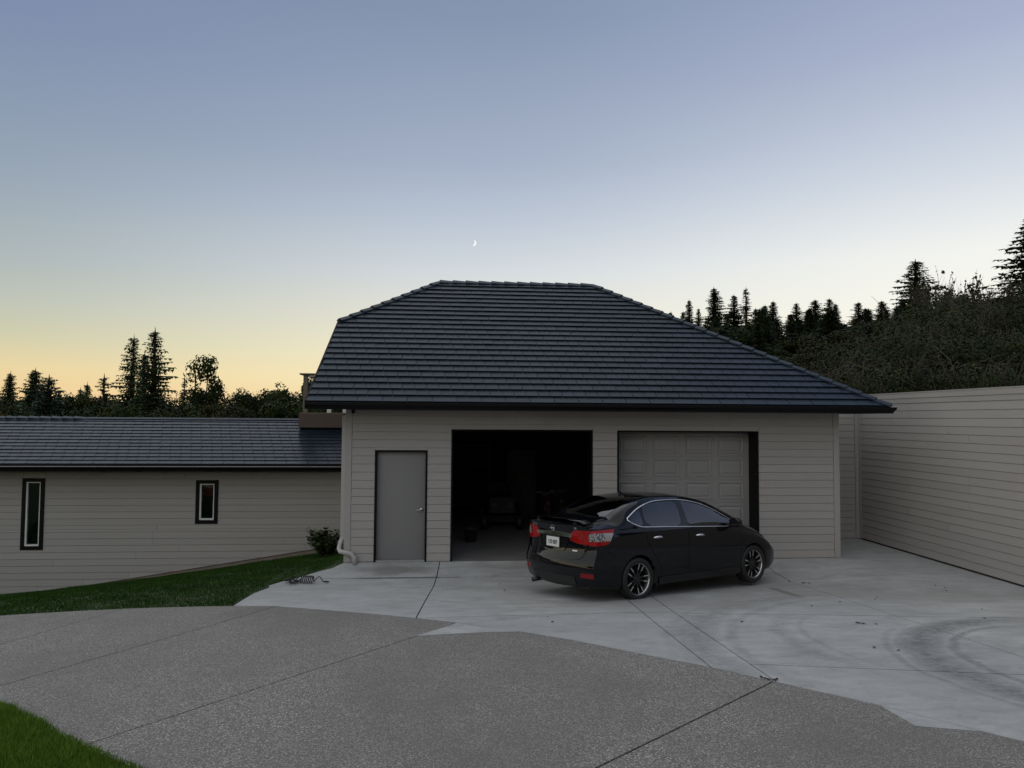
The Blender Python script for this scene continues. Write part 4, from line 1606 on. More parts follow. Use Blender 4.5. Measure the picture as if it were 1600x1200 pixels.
FRONT_DOOR = [(2.09, .955), (2.085, .70), (2.06, .315), (3.26, .305), (3.34, .42), (3.37, .62), (3.375, .80), (3.345, .94)]
REAR_DOOR = [(1.155, .972), (1.165, .88), (1.20, .76), (1.30, .63), (1.42, .52), (1.47, .42), (1.48, .32), (2.06, .315), (2.085, .70), (2.09, .955)]
LAMP_OUT = [(.13, .985), (.30, .993), (.57, 1.0), (.52, .935), (.45, .855), (.41, .82), (.35, .80), (.20, .793), (.13, .80)]
HEADLAMP = [(4.02, .825), (4.15, .835), (4.34, .79), (4.5, .70), (4.46, .645), (4.30, .66), (4.14, .72)]
# in rear view (half, right side positive here; mirrored for the left): (y, z)
LAMP_IN = [(.485, .875), (.535, .955), (.575, .982), (.70, .985), (.70, .81), (.60, .815), (.51, .835)]
LID = [(.70, 1.06), (.70, .80), (.655, .70), (.62, .64), (.56, .605), (.30, .592), (0, .588)]
REFLECTOR = [(.60, .43), (.70, .435), (.70, .40), (.60, .395)]
# plan view (distance from the rear, y)
BACKLIGHT = [(.625, 0), (.635, .30), (.67, .49), (.74, .515), (1.05, .49), (1.30, .44), (1.345, .37), (1.375, .2), (1.38, 0)]
SCREEN = [(2.77, 0), (2.76, .3), (2.70, .50), (2.80, .565), (3.1, .60), (3.4, .655), (3.50, .64), (3.56, .35), (3.575, 0)]


def lifted(P):
    return [(s, lift(s, z)) for s, z in P]


def lifted_rear(P):
    return [(y, lift(.1, z)) for y, z in P]


QUARTER, REAR_WIN, FRONT_WIN, DLO, FRONT_DOOR, REAR_DOOR, LAMP_OUT, HEADLAMP = [lifted(P) for P in (QUARTER, REAR_WIN, FRONT_WIN, DLO, FRONT_DOOR, REAR_DOOR, LAMP_OUT, HEADLAMP)]
LAMP_IN = [(.35, .862), (.385, .925), (.43, .972), (.50, .985), (.70, .985), (.70, .80), (.52, .808), (.40, .835)]
LAMP_IN, LID = [lifted_rear(P) for P in (LAMP_IN, LID)]


def build_car():
    paint = material('black_paint', (0.0045, 0.005, 0.007), 0.5, spec=0.0)
    b = paint.node_tree.nodes['Principled BSDF']
    b.inputs['Coat Weight'].default_value = 1.0
    b.inputs['Coat Roughness'].default_value = 0.03
    b.inputs['Coat IOR'].default_value = 1.42
    gloss = material('gloss_black', (0.004, 0.004, 0.005), 0.12)
    plastic = material('black_plastic', (0.012, 0.012, 0.013), 0.55)
    chrome = material('chrome', (0.78, 0.78, 0.77), 0.12, 1.0)
    red = material('red_lens', (0.30, 0.008, 0.008), 0.08)
    red2 = material('deep_red_lens', (0.20, 0.004, 0.006), 0.08)
    clear = material('clear_lens', (0.45, 0.45, 0.44), 0.12)
    t = NT(clear)
    t.base(t.ramp(t.voronoi(t.coord('Object', (1, 1, 1)), 38), [(0.15, (0.50, 0.49, 0.48)), (0.5, (0.20, 0.19, 0.19)), (0.75, (0.05, 0.05, 0.05))]))
    interior = material('dark_cloth', (0.03, 0.03, 0.032), 0.9)
    tyre_m = M['rubber']
    alloy = material('machined_alloy', (0.66, 0.66, 0.65), 0.28, 1.0)
    alloy_dark = material('black_alloy', (0.012, 0.012, 0.013), 0.35)

    body0 = loft([.0, .02, .045, .08, .12, .16] + [.2 + .05 * i for i in range(74)] + [3.93, 4.0, 4.06, 4.12, 4.18, 4.24, 4.30, 4.36, 4.42, 4.47, 4.52, 4.56, 4.59, 4.61, 4.62])
    bm = bmesh.new(); bm.from_mesh(body0)
    bvh = BVHTree.FromBMesh(bm)
    bm.free()

    def side(s, z, sgn=-1):
        h = bvh.ray_cast(Vector((s - 1.0, sgn * 2, z)), Vector((0, -sgn, 0)))
        return (h[0], h[1]) if h[0] is not None else None

    def back(y, z):
        h = bvh.ray_cast(Vector((-3, y, z)), Vector((1, 0, 0)))
        return (h[0], h[1]) if h[0] is not None else None

    def top(s, y):
        h = bvh.ray_cast(Vector((s - 1.0, y, 3)), Vector((0, 0, -1)))
        return (h[0], h[1]) if h[0] is not None else None

    cut = MB()

    def ribbon(mb, pn, closed, w, d_in, d_out):
        pn = [p for p in pn if p is not None]
        n = len(pn)
        base = len(mb.v)
        for i in range(n):
            p, nr = pn[i]
            a = pn[(i - 1) % n][0] if closed or i else p
            c = pn[(i + 1) % n][0] if closed or i < n - 1 else p
            t = (c - a).normalized()
            sd = t.cross(nr).normalized()
            for o in (sd * w / 2 + nr * d_out, -sd * w / 2 + nr * d_out, -sd * w / 2 - nr * d_in, sd * w / 2 - nr * d_in):
                mb.v.append(tuple(p + o))
        for i in range(n if closed else n - 1):
            j = (i + 1) % n
            for k in range(4):
                mb.f.append((base + i * 4 + k, base + i * 4 + (k + 1) % 4, base + j * 4 + (k + 1) % 4, base + j * 4 + k))
        if not closed:
            mb.f.append((base, base + 3, base + 2, base + 1)); e = base + (n - 1) * 4
            mb.f.append((e, e + 1, e + 2, e + 3))

    W = .0065
    trims = {-1: MB(), 1: MB()}
    for sg in (-1, 1):
        for P in (QUARTER, REAR_WIN, FRONT_WIN):
            ribbon(cut, [side(s, z, sg) for s, z in dense(smooth2(P, True, 1), True, .05)], True, .008, .008, .02)
        ribbon(cut, [side(s, z, sg) for s, z in dense(FRONT_DOOR[:3], False, .06)], False, W, .012, .02)
        ribbon(cut, [side(s, z, sg) for s, z in dense(smooth2(FRONT_DOOR[4:], False, 2), False, .06)], False, W, .012, .02)
        ribbon(cut, [side(s, z, sg) for s, z in dense(smooth2(REAR_DOOR[:7], False, 2), False, .06)], False, W, .012, .02)
        ribbon(cut, [side(s, z, sg) for s, z in dense([(1.47, .318), (3.28, .304)], False, .1)], False, W, .010, .02)
        ribbon(cut, [side(s, z, sg) for s, z in dense(LAMP_OUT, True, .04)], True, .006, .008, .02)
        ribbon(cut, [back(sg * y, z) for y, z in dense(LAMP_IN, True, .04)], True, .006, .008, .02)
        ribbon(cut, [back(sg * y, z) for y, z in REFLECTOR], True, .004, .006, .02)
        ribbon(cut, [side(s, z, sg) for s, z in dense(smooth2(HEADLAMP, True, 1), True, .05)], True, .006, .008, .02)
        ribbon(cut, [side(s, z, sg) for s, z in dense([(.36, .785), (.47, .70), (.63, .64)], False, .05)], False, .005, .008, .02)
        # chrome line round the side glass
        ribbon(trims[sg], [side(s, z, sg) for s, z in dense(smooth2(DLO, True, 1), True, .03)], True, .017, .003, .007)
    lid = LID + [(-y, z) for y, z in LID[-2::-1]]
    lid_line = [p for p in dense(smooth2(lid, False, 2), False, .04) if p[1] < lift(.1, .80)]
    ribbon(cut, [back(-y, z) for y, z in lid_line], False, .009, .015, .02)
    for sg in (-1, 1):
        ribbon(cut, [top(s, sg * y) for s, y in dense([(.60, .655), (.40, .672), (.24, .685)], False, .05)], False, .006, .010, .02)
    ribbon(cut, [top(s, y) for s, y in dense([(.605, -.655), (.575, -.3), (.57, 0), (.575, .3), (.605, .655)], False, .05)], False, .006, .01, .02)
    for P in (BACKLIGHT, SCREEN):
        loop = P + [(s, -y) for s, y in P[-2:0:-1]]
        ribbon(cut, [top(s, y) for s, y in dense(smooth2(loop, True, 1), True, .05)], True, .008, .008, .02)
    ribbon(cut, [top(s, y) for s, y in dense([(3.62, -.70), (3.9, -.69), (4.2, -.64), (4.38, -.55)], False, .06)], False, .005, .01, .02)
    ribbon(cut, [top(s, y) for s, y in dense([(3.62, .70), (3.9, .69), (4.2, .64), (4.38, .55)], False, .06)], False, .005, .01, .02)

    # hollow cabin and wheel arches
    cab = loft([.90 + .08 * i for i in range(32)], inset=.035, floor=.40, warped=False)
    arches = MB()
    for s in (1.0, 3.70):
        for sg in (-1, 1):
            base = len(arches.v)
            n = 40
            for y in (.55, 1.1):
                for k in range(n):
                    a = 2 * PI * k / n
                    arches.v.append((s - 1.0 + .352 * math.cos(a), sg * y, .325 + .352 * math.sin(a)))
            for k in range(n):
                q = (base + k, base + (k + 1) % n, base + n + (k + 1) % n, base + n + k)
                arches.f.append(q)
            arches.f.append(tuple(base + k for k in range(n))); arches.f.append(tuple(base + n + k for k in range(n - 1, -1, -1)))
    def closed_mesh(mb):
        me = mesh('cutter', mb.v, mb.f)
        bb = bmesh.new(); bb.from_mesh(me); bmesh.ops.recalc_face_normals(bb, faces=bb.faces[:]); bb.to_mesh(me); bb.free()
        return me
    body = boolean(body0, closed_mesh(arches))
    body = boolean(body, closed_mesh(cut), own=True)
    bodyc = boolean(body, cab, own=True)

    # sort the faces into parts
    car = thing('car', 'black four-door saloon parked askew in front of the closed garage bay', 'car')
    sm = lambda P: smooth2(P, True, 1)
    polys = dict(q=sm(QUARTER), r=sm(REAR_WIN), f=sm(FRONT_WIN), fd=FRONT_DOOR, rd=REAR_DOOR, lo=LAMP_OUT, li=LAMP_IN, hl=sm(HEADLAMP), dlo=sm(DLO), rf=REFLECTOR)
    bl = sm(BACKLIGHT + [(s, -y) for s, y in BACKLIGHT[-2:0:-1]])
    ws = sm(SCREEN + [(s, -y) for s, y in SCREEN[-2:0:-1]])
    lidp = sm(lid)
    me = bodyc
    groups = {}
    drop = 0
    for p in me.polygons:
        c = p.center
        s, y, z = c.x + 1.0, c.y, c.z
        sg = 'R' if y < 0 else 'L'
        on_skin = True
        key = 'body'
        nrm = p.normal
        h = bvh.find_nearest(c)
        depth = h[3] if h[0] is not None else 1
        skin = depth < .004
        sz = (s, z)
        if z > .94 and in_poly(sz, polys['dlo']) and abs(y) > .5 and .8 < s < 3.4:
            for k, nm in (('q', 'quarter_window'), ('r', 'rear_window'), ('f', 'front_window')):
                if in_poly(sz, polys[k]):
                    key = (nm, sg)
                    break
            else:
                key = 'pillar'
            if depth > .012:
                key = None if key != 'pillar' else 'inner'
        elif in_poly((s, y), bl) and nrm.z > .2 and z > 1.17 and depth < .012 and .62 < s < 1.4:
            key = ('backlight', '')
        elif in_poly((s, y), ws) and nrm.z > .2 and z > 1.0 and depth < .012 and 2.6 < s < 3.6:
            key = ('windscreen', '')
        elif depth > .012 and z > 1.02 and (in_poly((s + .03, y), bl) or in_poly((s - .03, y), ws)) and nrm.z < 0 and .9 < s < 3.45:
            key = None
        elif depth > .02:
            key = 'inner'
        elif in_poly(sz, polys['lo']) and abs(y) > .60 and s < .6 and depth < .012:
            key = ('tail_lamp', sg)
        elif s < .30 and in_poly((abs(y), z), polys['li']) and nrm.x < -.2:
            key = ('lid_lamp', sg)
        elif s < .25 and in_poly((abs(y), z), polys['rf']) and nrm.x < -.2:
            key = ('reflector', sg)
        elif in_poly(sz, polys['hl']) and abs(y) > .4 and s > 3.9:
            key = ('headlamp', sg)
        elif abs(y) > .6 and in_poly(sz, polys['fd']):
            key = ('front_door', sg)
        elif abs(y) > .6 and in_poly(sz, polys['rd']):
            key = ('rear_door', sg)
        elif (s < .32 and in_poly((abs(y), z), lidp)) or (s < .6 and nrm.z > .6 and abs(y) < .66 and z > 1.09):
            key = 'trunk_lid'
        elif s < .62 and z < .80:
            key = 'rear_bumper'
        elif s > 3.9 and z < .66 and not (in_poly(sz, polys['hl'])):
            key = 'front_bumper'
        elif s > 3.6 and nrm.z > .55 and abs(y) < .69:
            key = 'bonnet'
        if key is None:
            drop += 1
            continue
        groups.setdefault(key, []).append(p.index)

    vco = [v.co.copy() for v in me.vertices]

    def part(name, ids, mat, parent):
        idx, vs, fs = {}, [], []
        for i in ids:
            f = []
            for v in me.polygons[i].vertices:
                if v not in idx:
                    idx[v] = len(vs)
                    vs.append(vco[v])
                f.append(idx[v])
            fs.append(f)
        m2 = mesh(name, vs, fs)
        lim = rad(28)
        bb = bmesh.new(); bb.from_mesh(m2)
        for f in bb.faces:
            f.smooth = True
        for e in bb.edges:
            if len(e.link_faces) == 2 and e.calc_face_angle(0) > lim:
                e.smooth = False
        bb.to_mesh(m2); bb.free()
        return put(name, m2, mat, parent)

    body_o = part('body', groups.pop('body', []), paint, car)
    doors = {}
    for k in list(groups):
        if isinstance(k, tuple) and k[0] in ('front_door', 'rear_door'):
            doors[k] = part(k[0], groups[k], paint, car)
    for k, ids in groups.items():
        if k == 'pillar':
            part('window_pillars', ids, gloss, body_o)
        elif k == 'inner':
            part('cabin_lining', ids, interior, car)
        elif k in ('trunk_lid', 'rear_bumper', 'front_bumper', 'bonnet'):
            doors[k] = part(k, ids, paint, car)
        elif isinstance(k, tuple) and k[0] in ('quarter_window', 'rear_window', 'front_window', 'backlight', 'windscreen'):
            par = car
            if k[0] in ('rear_window', 'quarter_window'):
                par = doors.get(('rear_door', k[1]), car)
            if k[0] == 'front_window':
                par = doors.get(('front_door', k[1]), car)
            part('rear_screen' if k[0] == 'backlight' else k[0], ids, M['car_glass'], par)
        elif isinstance(k, tuple) and k[0] == 'tail_lamp':
            # red band above and below, clear indicator and reversing lens between
            A, B, C2 = [], [], []
            for i in ids:
                c = me.polygons[i].center
                s = c.x + 1
                t = (c.z - lift(s, .80)) / .2
                if .24 < t < .82 and s > .15:
                    (B if s < .36 else C2).append(i)
                else:
                    A.append(i)
            tl = part('tail_lamp', A, red, car)
            if B:
                part('indicator_lens', B, clear, tl)
            if C2:
                part('side_lens', C2, material('smoked_lens', (0.34, 0.33, 0.32), 0.15), tl)
        elif isinstance(k, tuple) and k[0] == 'lid_lamp':
            A, B = [], []
            for i in ids:
                c = me.polygons[i].center
                (B if abs(c.y) > .56 and .87 < c.z < 1.0 else A).append(i)
            tl = part('lid_lamp', A, red, doors.get('trunk_lid', car))
            if B:
                part('reversing_lens', B, clear, doors.get('trunk_lid', car))
        elif isinstance(k, tuple) and k[0] == 'reflector':
            part('reflector', ids, red2, car)
        elif isinstance(k, tuple) and k[0] == 'headlamp':
            part('headlamp', ids, material('headlamp_lens', (0.30, 0.26, 0.20), 0.08), car)
    lidp_o = doors.get('trunk_lid', car)
    for sg in (-1, 1):
        trims[sg].build('window_trim', chrome, car, True)
    # door handles
    for sg in (-1, 1):
        for dname, s in (('rear_door', 1.30), ('front_door', 2.25)):
            p, n = side(s, lift(s, .83), sg)
            q, n2 = side(s + .20, lift(s + .2, .83), sg)
            m = MB()
            pts = []
            rs = []
            for i in range(9):
                t = i / 8
                w = p.lerp(q, t) + n * (.006 + .034 * math.sin(PI * min(1, max(0, t))) ** .6) + Vector((0, 0, .006 * math.sin(PI * t)))
                pts.append(w); rs.append(.008 + .011 * math.sin(PI * (.12 + .76 * t)))
            m.tube(pts, rs, 10)
            m.build('handle', chrome, doors.get((dname, 'R' if sg < 0 else 'L'), car), True)
    # mirrors
    for sg in (-1, 1):
        p, n = side(3.10, .965, sg)
        m = MB()
        cx, cy, cz = 2.12, sg * .955, 1.055
        rings = [(-.045, .80), (-.02, 1.0), (.03, 1.0), (.07, .86), (.105, .55), (.12, .12)]
        base = 0
        for dx, k in rings:
            for a in range(20):
                th = 2 * PI * a / 20
                co, si = math.cos(th), math.sin(th)
                yy = .11 * k * math.copysign(abs(co) ** .7, co)
                zz = .072 * k * math.copysign(abs(si) ** .75, si)
                m.v.append((cx + dx - .03 * sg * yy * 0, cy + yy, cz + zz))
        for i in range(len(rings) - 1):
            for a in range(20):
                m.f.append((i * 20 + a, i * 20 + (a + 1) % 20, (i + 1) * 20 + (a + 1) % 20, (i + 1) * 20 + a))
        m.f.append(tuple(range(19, -1, -1))); m.f.append(tuple((len(rings) - 1) * 20 + a for a in range(20)))
        m.tube([(cx + .02, sg * .80, .98), (cx + .01, sg * .88, 1.0), (cx, sg * .92, 1.025)], [.03, .026, .022], 10)
        mo = m.build('wing_mirror', paint, car, True)
        sharp_by_angle(mo.data, 40)
    # tail: chrome bar, plate in its recess, emblem, badges, spoiler, exhaust
    def on_back(y, z, out):
        p, n = back(y, lift(.1, z))
        return p + n * out
    m = MB()
    ribbon(m, [back(-y, lift(.1, .915 - .012 * (abs(y) / .4) ** 2)) for y in [-.42 + .84 * i / 20 for i in range(21)]], False, .050, .01, .022)
    m.build('chrome_bar', chrome, lidp_o)
    m = MB()
    loop = [(-.34, .885), (-.30, .74), (-.22, .685), (.22, .685), (.30, .74), (.34, .885)]
    ribbon(m, [back(y, lift(.1, z)) for y, z in dense(smooth2(loop, False, 1), False, .05)], False, .018, .004, .008)
    m.build('plate_surround', paint, lidp_o)
    m = MB()
    p0, n0 = back(0, .80)
    def quad_on(y0, y1, z0, z1, out, th, name, mat, parent):
        mm = MB()
        P = [on_back(y, z, out) for y, z in ((y0, z0), (y1, z0), (y1, z1), (y0, z1))]
        mm.prism(P, (0, 0, 0), (th, 0, 0))
        return mm.build(name, mat, parent)
    holder = quad_on(-.165, .165, .725, .885, .012, .02, 'plate_holder', plastic, lidp_o)
    plate = quad_on(-.152, .152, .735, .865, .018, .006, 'number_plate', material('plate_white', (0.62, 0.64, 0.64), 0.45), lidp_o)

    def text(body, size, loc, rotm, mat, name, parent, extrude=.0012, bold=0.0, sx=1.0):
        cu = bpy.data.curves.new(name, 'FONT')
        cu.body = body
        cu.size = size
        cu.align_x = 'CENTER'
        cu.align_y = 'CENTER'
        cu.extrude = extrude
        cu.offset = bold
        o = bpy.data.objects.new(name, cu)
        COL.objects.link(o)
        dg = bpy.context.evaluated_depsgraph_get()
        m2 = bpy.data.meshes.new_from_object(o.evaluated_get(dg))
        bpy.data.objects.remove(o)
        m2.transform(Matrix.Translation(loc) @ rotm @ Matrix.Diagonal((sx, 1, 1, 1)))
        m2.materials.clear()
        return put(name, m2, mat, parent)
    # text faces the rear: its +X runs to the car's right (-Y), its +Y up, its normal to -X
    def face_back(y, z):
        p, n = back(y, lift(.1, z))
        n = n.normalized()
        up = Vector((0, 0, 1)); up = (up - n * up.dot(n)).normalized()
        right = up.cross(n)
        return Matrix((right, up, n)).transposed().to_4x4(), p, n
    R, p, n = face_back(0, .80)
    text('130 BEF', .088, p + n * .020 + Vector((0, 0, -.006)), R, material('plate_ink', (0.03, 0.035, 0.05), 0.6), 'plate_number', lidp_o, bold=.0, sx=.80)
    R, p, n = face_back(.50, 1.0)
    text('SENTRA', .042, p + n * .004, R, chrome, 'model_badge', lidp_o, .002)
    R, p, n = face_back(-.49, 1.005)
    text('SR', .05, p + n * .004, R, chrome, 'trim_badge', lidp_o, .002)
    R, p, n = face_back(-.47, .715)
    bm_ = MB()
    bm_.box((-.045, -.011, 0), (.045, .011, .004))
    me_b = mesh('small_badge', bm_.v, bm_.f); me_b.transform(Matrix.Translation(p) @ R)
    put('small_badge', me_b, material('pale_badge', (0.62, 0.68, 0.72), 0.25), lidp_o)
    R, p, n = face_back(0, .985)
    em = MB()
    n_ = 36
    for rr, hh in ((.046, 0), (.046, .008), (.036, .010), (.034, 0)):
        for k in range(n_):
            a = 2 * PI * k / n_
            em.v.append((rr * math.cos(a), rr * math.sin(a), hh))
    for i in range(3):
        for k in range(n_):
            em.f.append((i * n_ + k, i * n_ + (k + 1) % n_, (i + 1) * n_ + (k + 1) % n_, (i + 1) * n_ + k))
    em.box((-.056, -.011, 0), (.056, .011, .011))
    me_e = mesh('emblem', em.v, em.f); me_e.transform(Matrix.Translation(p + n * .003) @ R)
    put('emblem', me_e, chrome, lidp_o)
    # spoiler: a blade standing off the lid
    sp = MB()
    prof = [(.0, .0), (.03, .014), (.10, .022), (.17, .016), (.215, .0), (.17, -.006), (.09, -.008), (.03, -.010)]
    N = 25
    for i in range(N):
        f = -1 + 2 * i / (N - 1)
        y = .655 * f
        back_s = .035 + .075 * abs(f) ** 2.4
        z = 1.215 - .030 * abs(f) ** 2.2 - (.03 * max(0, abs(f) - .86) / .14)
        for a, bb in prof:
            sp.v.append((back_s + a - 1.0, y, z + bb - .06 * a))
    k_ = len(prof)
    for i in range(N - 1):
        for j in range(k_):
            sp.f.append((i * k_ + j, i * k_ + (j + 1) % k_, (i + 1) * k_ + (j + 1) % k_, (i + 1) * k_ + j))
    sp.f.append(tuple(range(k_))); sp.f.append(tuple((N - 1) * k_ + j for j in range(k_ - 1, -1, -1)))
    spo = sp.build('spoiler', paint, lidp_o, True)
    sharp_by_angle(spo.data, 50)
    for y in (-.45, .45):
        MB().box((.11 - 1, y - .04, 1.14), (.20 - 1, y + .04, 1.21)).build('spoiler_foot', paint, lidp_o)
    ex = MB()
    ex.tube([(-.60, .47, .245), (-.86, .47, .235), (-.985, .47, .228)], .036, 14)
    exo = ex.build('exhaust', material('sooty_steel', (.06, .055, .05), .4, 1.0), car, True)
    # lower apron of the bumper and sill skirts
    m = MB()
    ribbon(m, [back(-y, .335) for y in [-.50 + 1.0 * i / 16 for i in range(17)]], False, .12, .004, .010)
    m.build('diffuser', plastic, car)
    for sg in (-1, 1):
        m = MB()
        ribbon(m, [side(s, .262, sg) for s in [1.42 + .1 * i for i in range(20)]], False, .11, .01, .016)
        m.build('sill_skirt', gloss, car)
        # mud flap behind the front edge of the rear arch
        MB().box((.375, sg * .80 - .05, .15), (.385, sg * .80 + .05, .34)).build('mud_flap', plastic, car)
    p, n = top(1.46, 0)
    fin = MB()
    fin.add([p + Vector((-.07, 0, 0)), p + Vector((.07, -.02, 0)), p + Vector((.07, .02, 0)), p + Vector((-.05, 0, .05))], [(0, 1, 3), (1, 2, 3), (2, 0, 3)])
    fin.build('aerial', paint, car)
    # floor pan
    MB().box((-.75, -.62, .20), (3.3, .62, .24)).build('floor_pan', plastic, car)
    # seats
    def seat(x, y, w):
        m_ = bevelled_box('seat', (.50, w, .16), .05, interior, car, (x + .05, y, .50))
        bmx = bmesh.new(); bmesh.ops.create_cube(bmx, size=1)
        bmesh.ops.scale(bmx, vec=(.14, w, .60), verts=bmx.verts); bmesh.ops.bevel(bmx, geom=bmx.edges[:], offset=.05, segments=3, affect='EDGES')
        bmesh.ops.rotate(bmx, matrix=Matrix.Rotation(-.32, 3, 'Y'), verts=bmx.verts); bmesh.ops.translate(bmx, vec=(x - .28, y, .82), verts=bmx.verts)
        me_ = bpy.data.meshes.new('seat_back'); bmx.to_mesh(me_); bmx.free(); sharp_by_angle(me_, 50)
        put('seat_back', me_, interior, m_)
        n_h = 1 if w < .8 else 3
        for i in range(n_h):
            yy = y + (0 if n_h == 1 else (-.42 + .42 * i))
            hb = bevelled_box('headrest', (.09, .25, .17), .04, interior, m_, (x - .42, yy, 1.19 if n_h == 1 else 1.12), 3)
    seat(1.72, -.36, .50)
    seat(1.72, .36, .50)
    seat(.72, 0, 1.22)
    MB().prism([(2.15, -.66, .70), (2.55, -.66, .62), (2.62, -.66, .98), (2.42, -.66, 1.0), (2.2, -.66, .92)], (0, 0, 0), (0, 1.32, 0)).build('dashboard', interior, car)
    sw = MB()
    ring = []
    for i in range(28):
        a = 2 * PI * i / 28
        ring.append(Vector((2.06 - .05 * math.sin(a), .36 + .18 * math.cos(a), .93 + .17 * math.sin(a))))
    sw.tube(ring + [ring[0]], .014, 8, False)
    sw.tube([(2.06, .19, .93), (2.07, .53, .93)], .013, 6).tube([(2.06, .36, .93), (2.3, .36, .86)], .03, 8)
    sw.build('steering_wheel', interior, car, True)

    # wheels
    R_ = .3185

    def wheel_mesh():
        ty = MB()
        ty.lathe([(.228, -.085), (.236, -.098), (.262, -.108), (.292, -.104), (.310, -.092), (.3175, -.075), (.3185, -.04), (.3185, .04), (.3175, .075), (.310, .092), (.292, .104), (.262, .108), (.236, .098), (.228, .085)], 56, 'Y')
        for k in range(72):       # tread blocks at the shoulders
            a = 2 * PI * k / 72
            for sgn in (-1, 1):
                c, s_ = math.cos(a), math.sin(a)
                t = Vector((-s_, 0, c)) * .006
                p = Vector((c * .3165, sgn * .082, s_ * .3165))
                q = Vector((c * .3195, sgn * .055, s_ * .3195))
                ty.add([p - t, p + t, q + t, q - t], [(0, 1, 2, 3)])
        tm = mesh('tyre', ty.v, ty.f, True); tm.materials.append(tyre_m)
        rm = MB()
        rm.lathe([(.232, -.088), (.222, -.075), (.205, -.06), (.195, .03), (.19, .075), (.001, .078)], 48, 'Y')
        rmm = mesh('wheel', rm.v, rm.f, True); rmm.materials.append(alloy_dark)
        ri = MB()
        ri.lathe([(.230, -.0905), (.2345, -.094), (.2355, -.090), (.2235, -.082), (.2215, -.076)], 56, 'Y')
        rim = mesh('rim', ri.v, ri.f, True); rim.materials.append(alloy)
        # five pairs of spokes: dark roots, machined outer faces
        sd, sf = MB(), MB()
        for k in range(5):
            a = 2 * PI * k / 5 + .31
            for o in (-1, 1):
                c0 = a + o * .30
                def pt(r, ang, w, y):
                    er = Vector((math.cos(ang), 0, math.sin(ang))); et = Vector((-er.z, 0, er.x))
                    return er * r + et * w + Vector((0, y, 0))
                def spoke(r0, r1, a0, a1, w0, w1, y0, y1, th, mb):
                    top_ = [pt(r0, a0, -w0, y0), pt(r0, a0, w0, y0), pt(r1, a1, w1, y1), pt(r1, a1, -w1, y1)]
                    bot_ = [v + Vector((0, th, 0)) for v in top_]
                    mb.add(top_ + bot_, [(0, 1, 2, 3), (7, 6, 5, 4), (0, 4, 5, 1), (1, 5, 6, 2), (2, 6, 7, 3), (3, 7, 4, 0)])
                spoke(.045, .228, a + o * .42, a + o * .205, .016, .012, -.058, -.080, .035, sd)
                spoke(.135, .227, a + o * .265, a + o * .205, .0085, .0085, -.0705, -.0825, .004, sf)
        sd.lathe([(.001, -.066), (.03, -.066), (.034, -.060), (.062, -.056), (.066, -.045), (.066, .0)], 32, 'Y')
        for k in range(5):
            a = 2 * PI * k / 5
            sd.lathe([(.001, -.064), (.008, -.064), (.009, -.054)], 8, 'Y', (.045 * math.cos(a), 0, .045 * math.sin(a)))
        sdm = mesh('spokes', sd.v, sd.f); sdm.materials.append(alloy_dark)
        sfm = mesh('spoke_faces', sf.v, sf.f); sfm.materials.append(alloy)
        return tm, rmm, rim, sdm, sfm
    tm, rmm, rim, sdm, sfm = wheel_mesh()
    for s in (0.0, 2.70):
        for sg in (-1, 1):
            wmat = Matrix.Translation((s, sg * .765, R_)) @ (Matrix.Identity(4) if sg < 0 else Matrix.Rotation(PI, 4, 'Z')) @ Matrix.Rotation(.35 if s == 0 else 1.1, 4, 'Y')
            wo = put('wheel', rmm, None, car)
            wo.matrix_basis = wmat
            for nm, mm in (('tyre', tm), ('rim', rim), ('spokes', sdm), ('spoke_faces', sfm)):
                c = bpy.data.objects.new(nm, mm)
                COL.objects.link(c)
                c.parent = wo
    # place it: rear axle position and heading, resting on the sloping slabs
    px, py, psi = 2.384, 11.639, 0.5233
    h = Vector((math.cos(psi), math.sin(psi), 0)); l = Vector((-h.y, h.x, 0))
    def gp(s, y):
        q = Vector((px, py, 0)) + h * s + l * y
        return ground_z(q.x, q.y)
    zr_, zf = (gp(0, -.85) + gp(0, .85)) / 2, (gp(2.7, -.85) + gp(2.7, .85)) / 2
    roll = ((gp(0, .85) - gp(0, -.85)) + (gp(2.7, .85) - gp(2.7, -.85))) / 2 / 1.7
    fx = (h + Vector((0, 0, (zf - zr_) / 2.7))).normalized()
    ly = (l + Vector((0, 0, roll)))
    ly = (ly - fx * ly.dot(fx)).normalized()
    up = fx.cross(ly)
    car.matrix_world = Matrix.Translation((px, py, zr_ + .008)) @ Matrix((fx, ly, up)).transposed().to_4x4()
    return car


car = build_car()

# ------------------------------------------------------------------ trees
class Leaves:
    def __init__(s):
        s.v, s.f, s.t = [], [], []

    def tri(s, a, b, c, tint):
        k = len(s.v)
        s.v += [tuple(a), tuple(b), tuple(c)]
        s.t += [tint] * 3
        s.f.append((k, k + 1, k + 2))

    def quad(s, a, b, c, d, tint):
        k = len(s.v)
        s.v += [tuple(a), tuple(b), tuple(c), tuple(d)]
        s.t += [tint] * 4
        s.f.append((k, k + 1, k + 2, k + 3))

    def mesh(s, name, mat):
        me = mesh(name, s.v, s.f)
        at = me.attributes.new('tint', 'FLOAT', 'POINT')
        at.data.foreach_set('value', s.t)
        me.materials.append(mat)
        return me


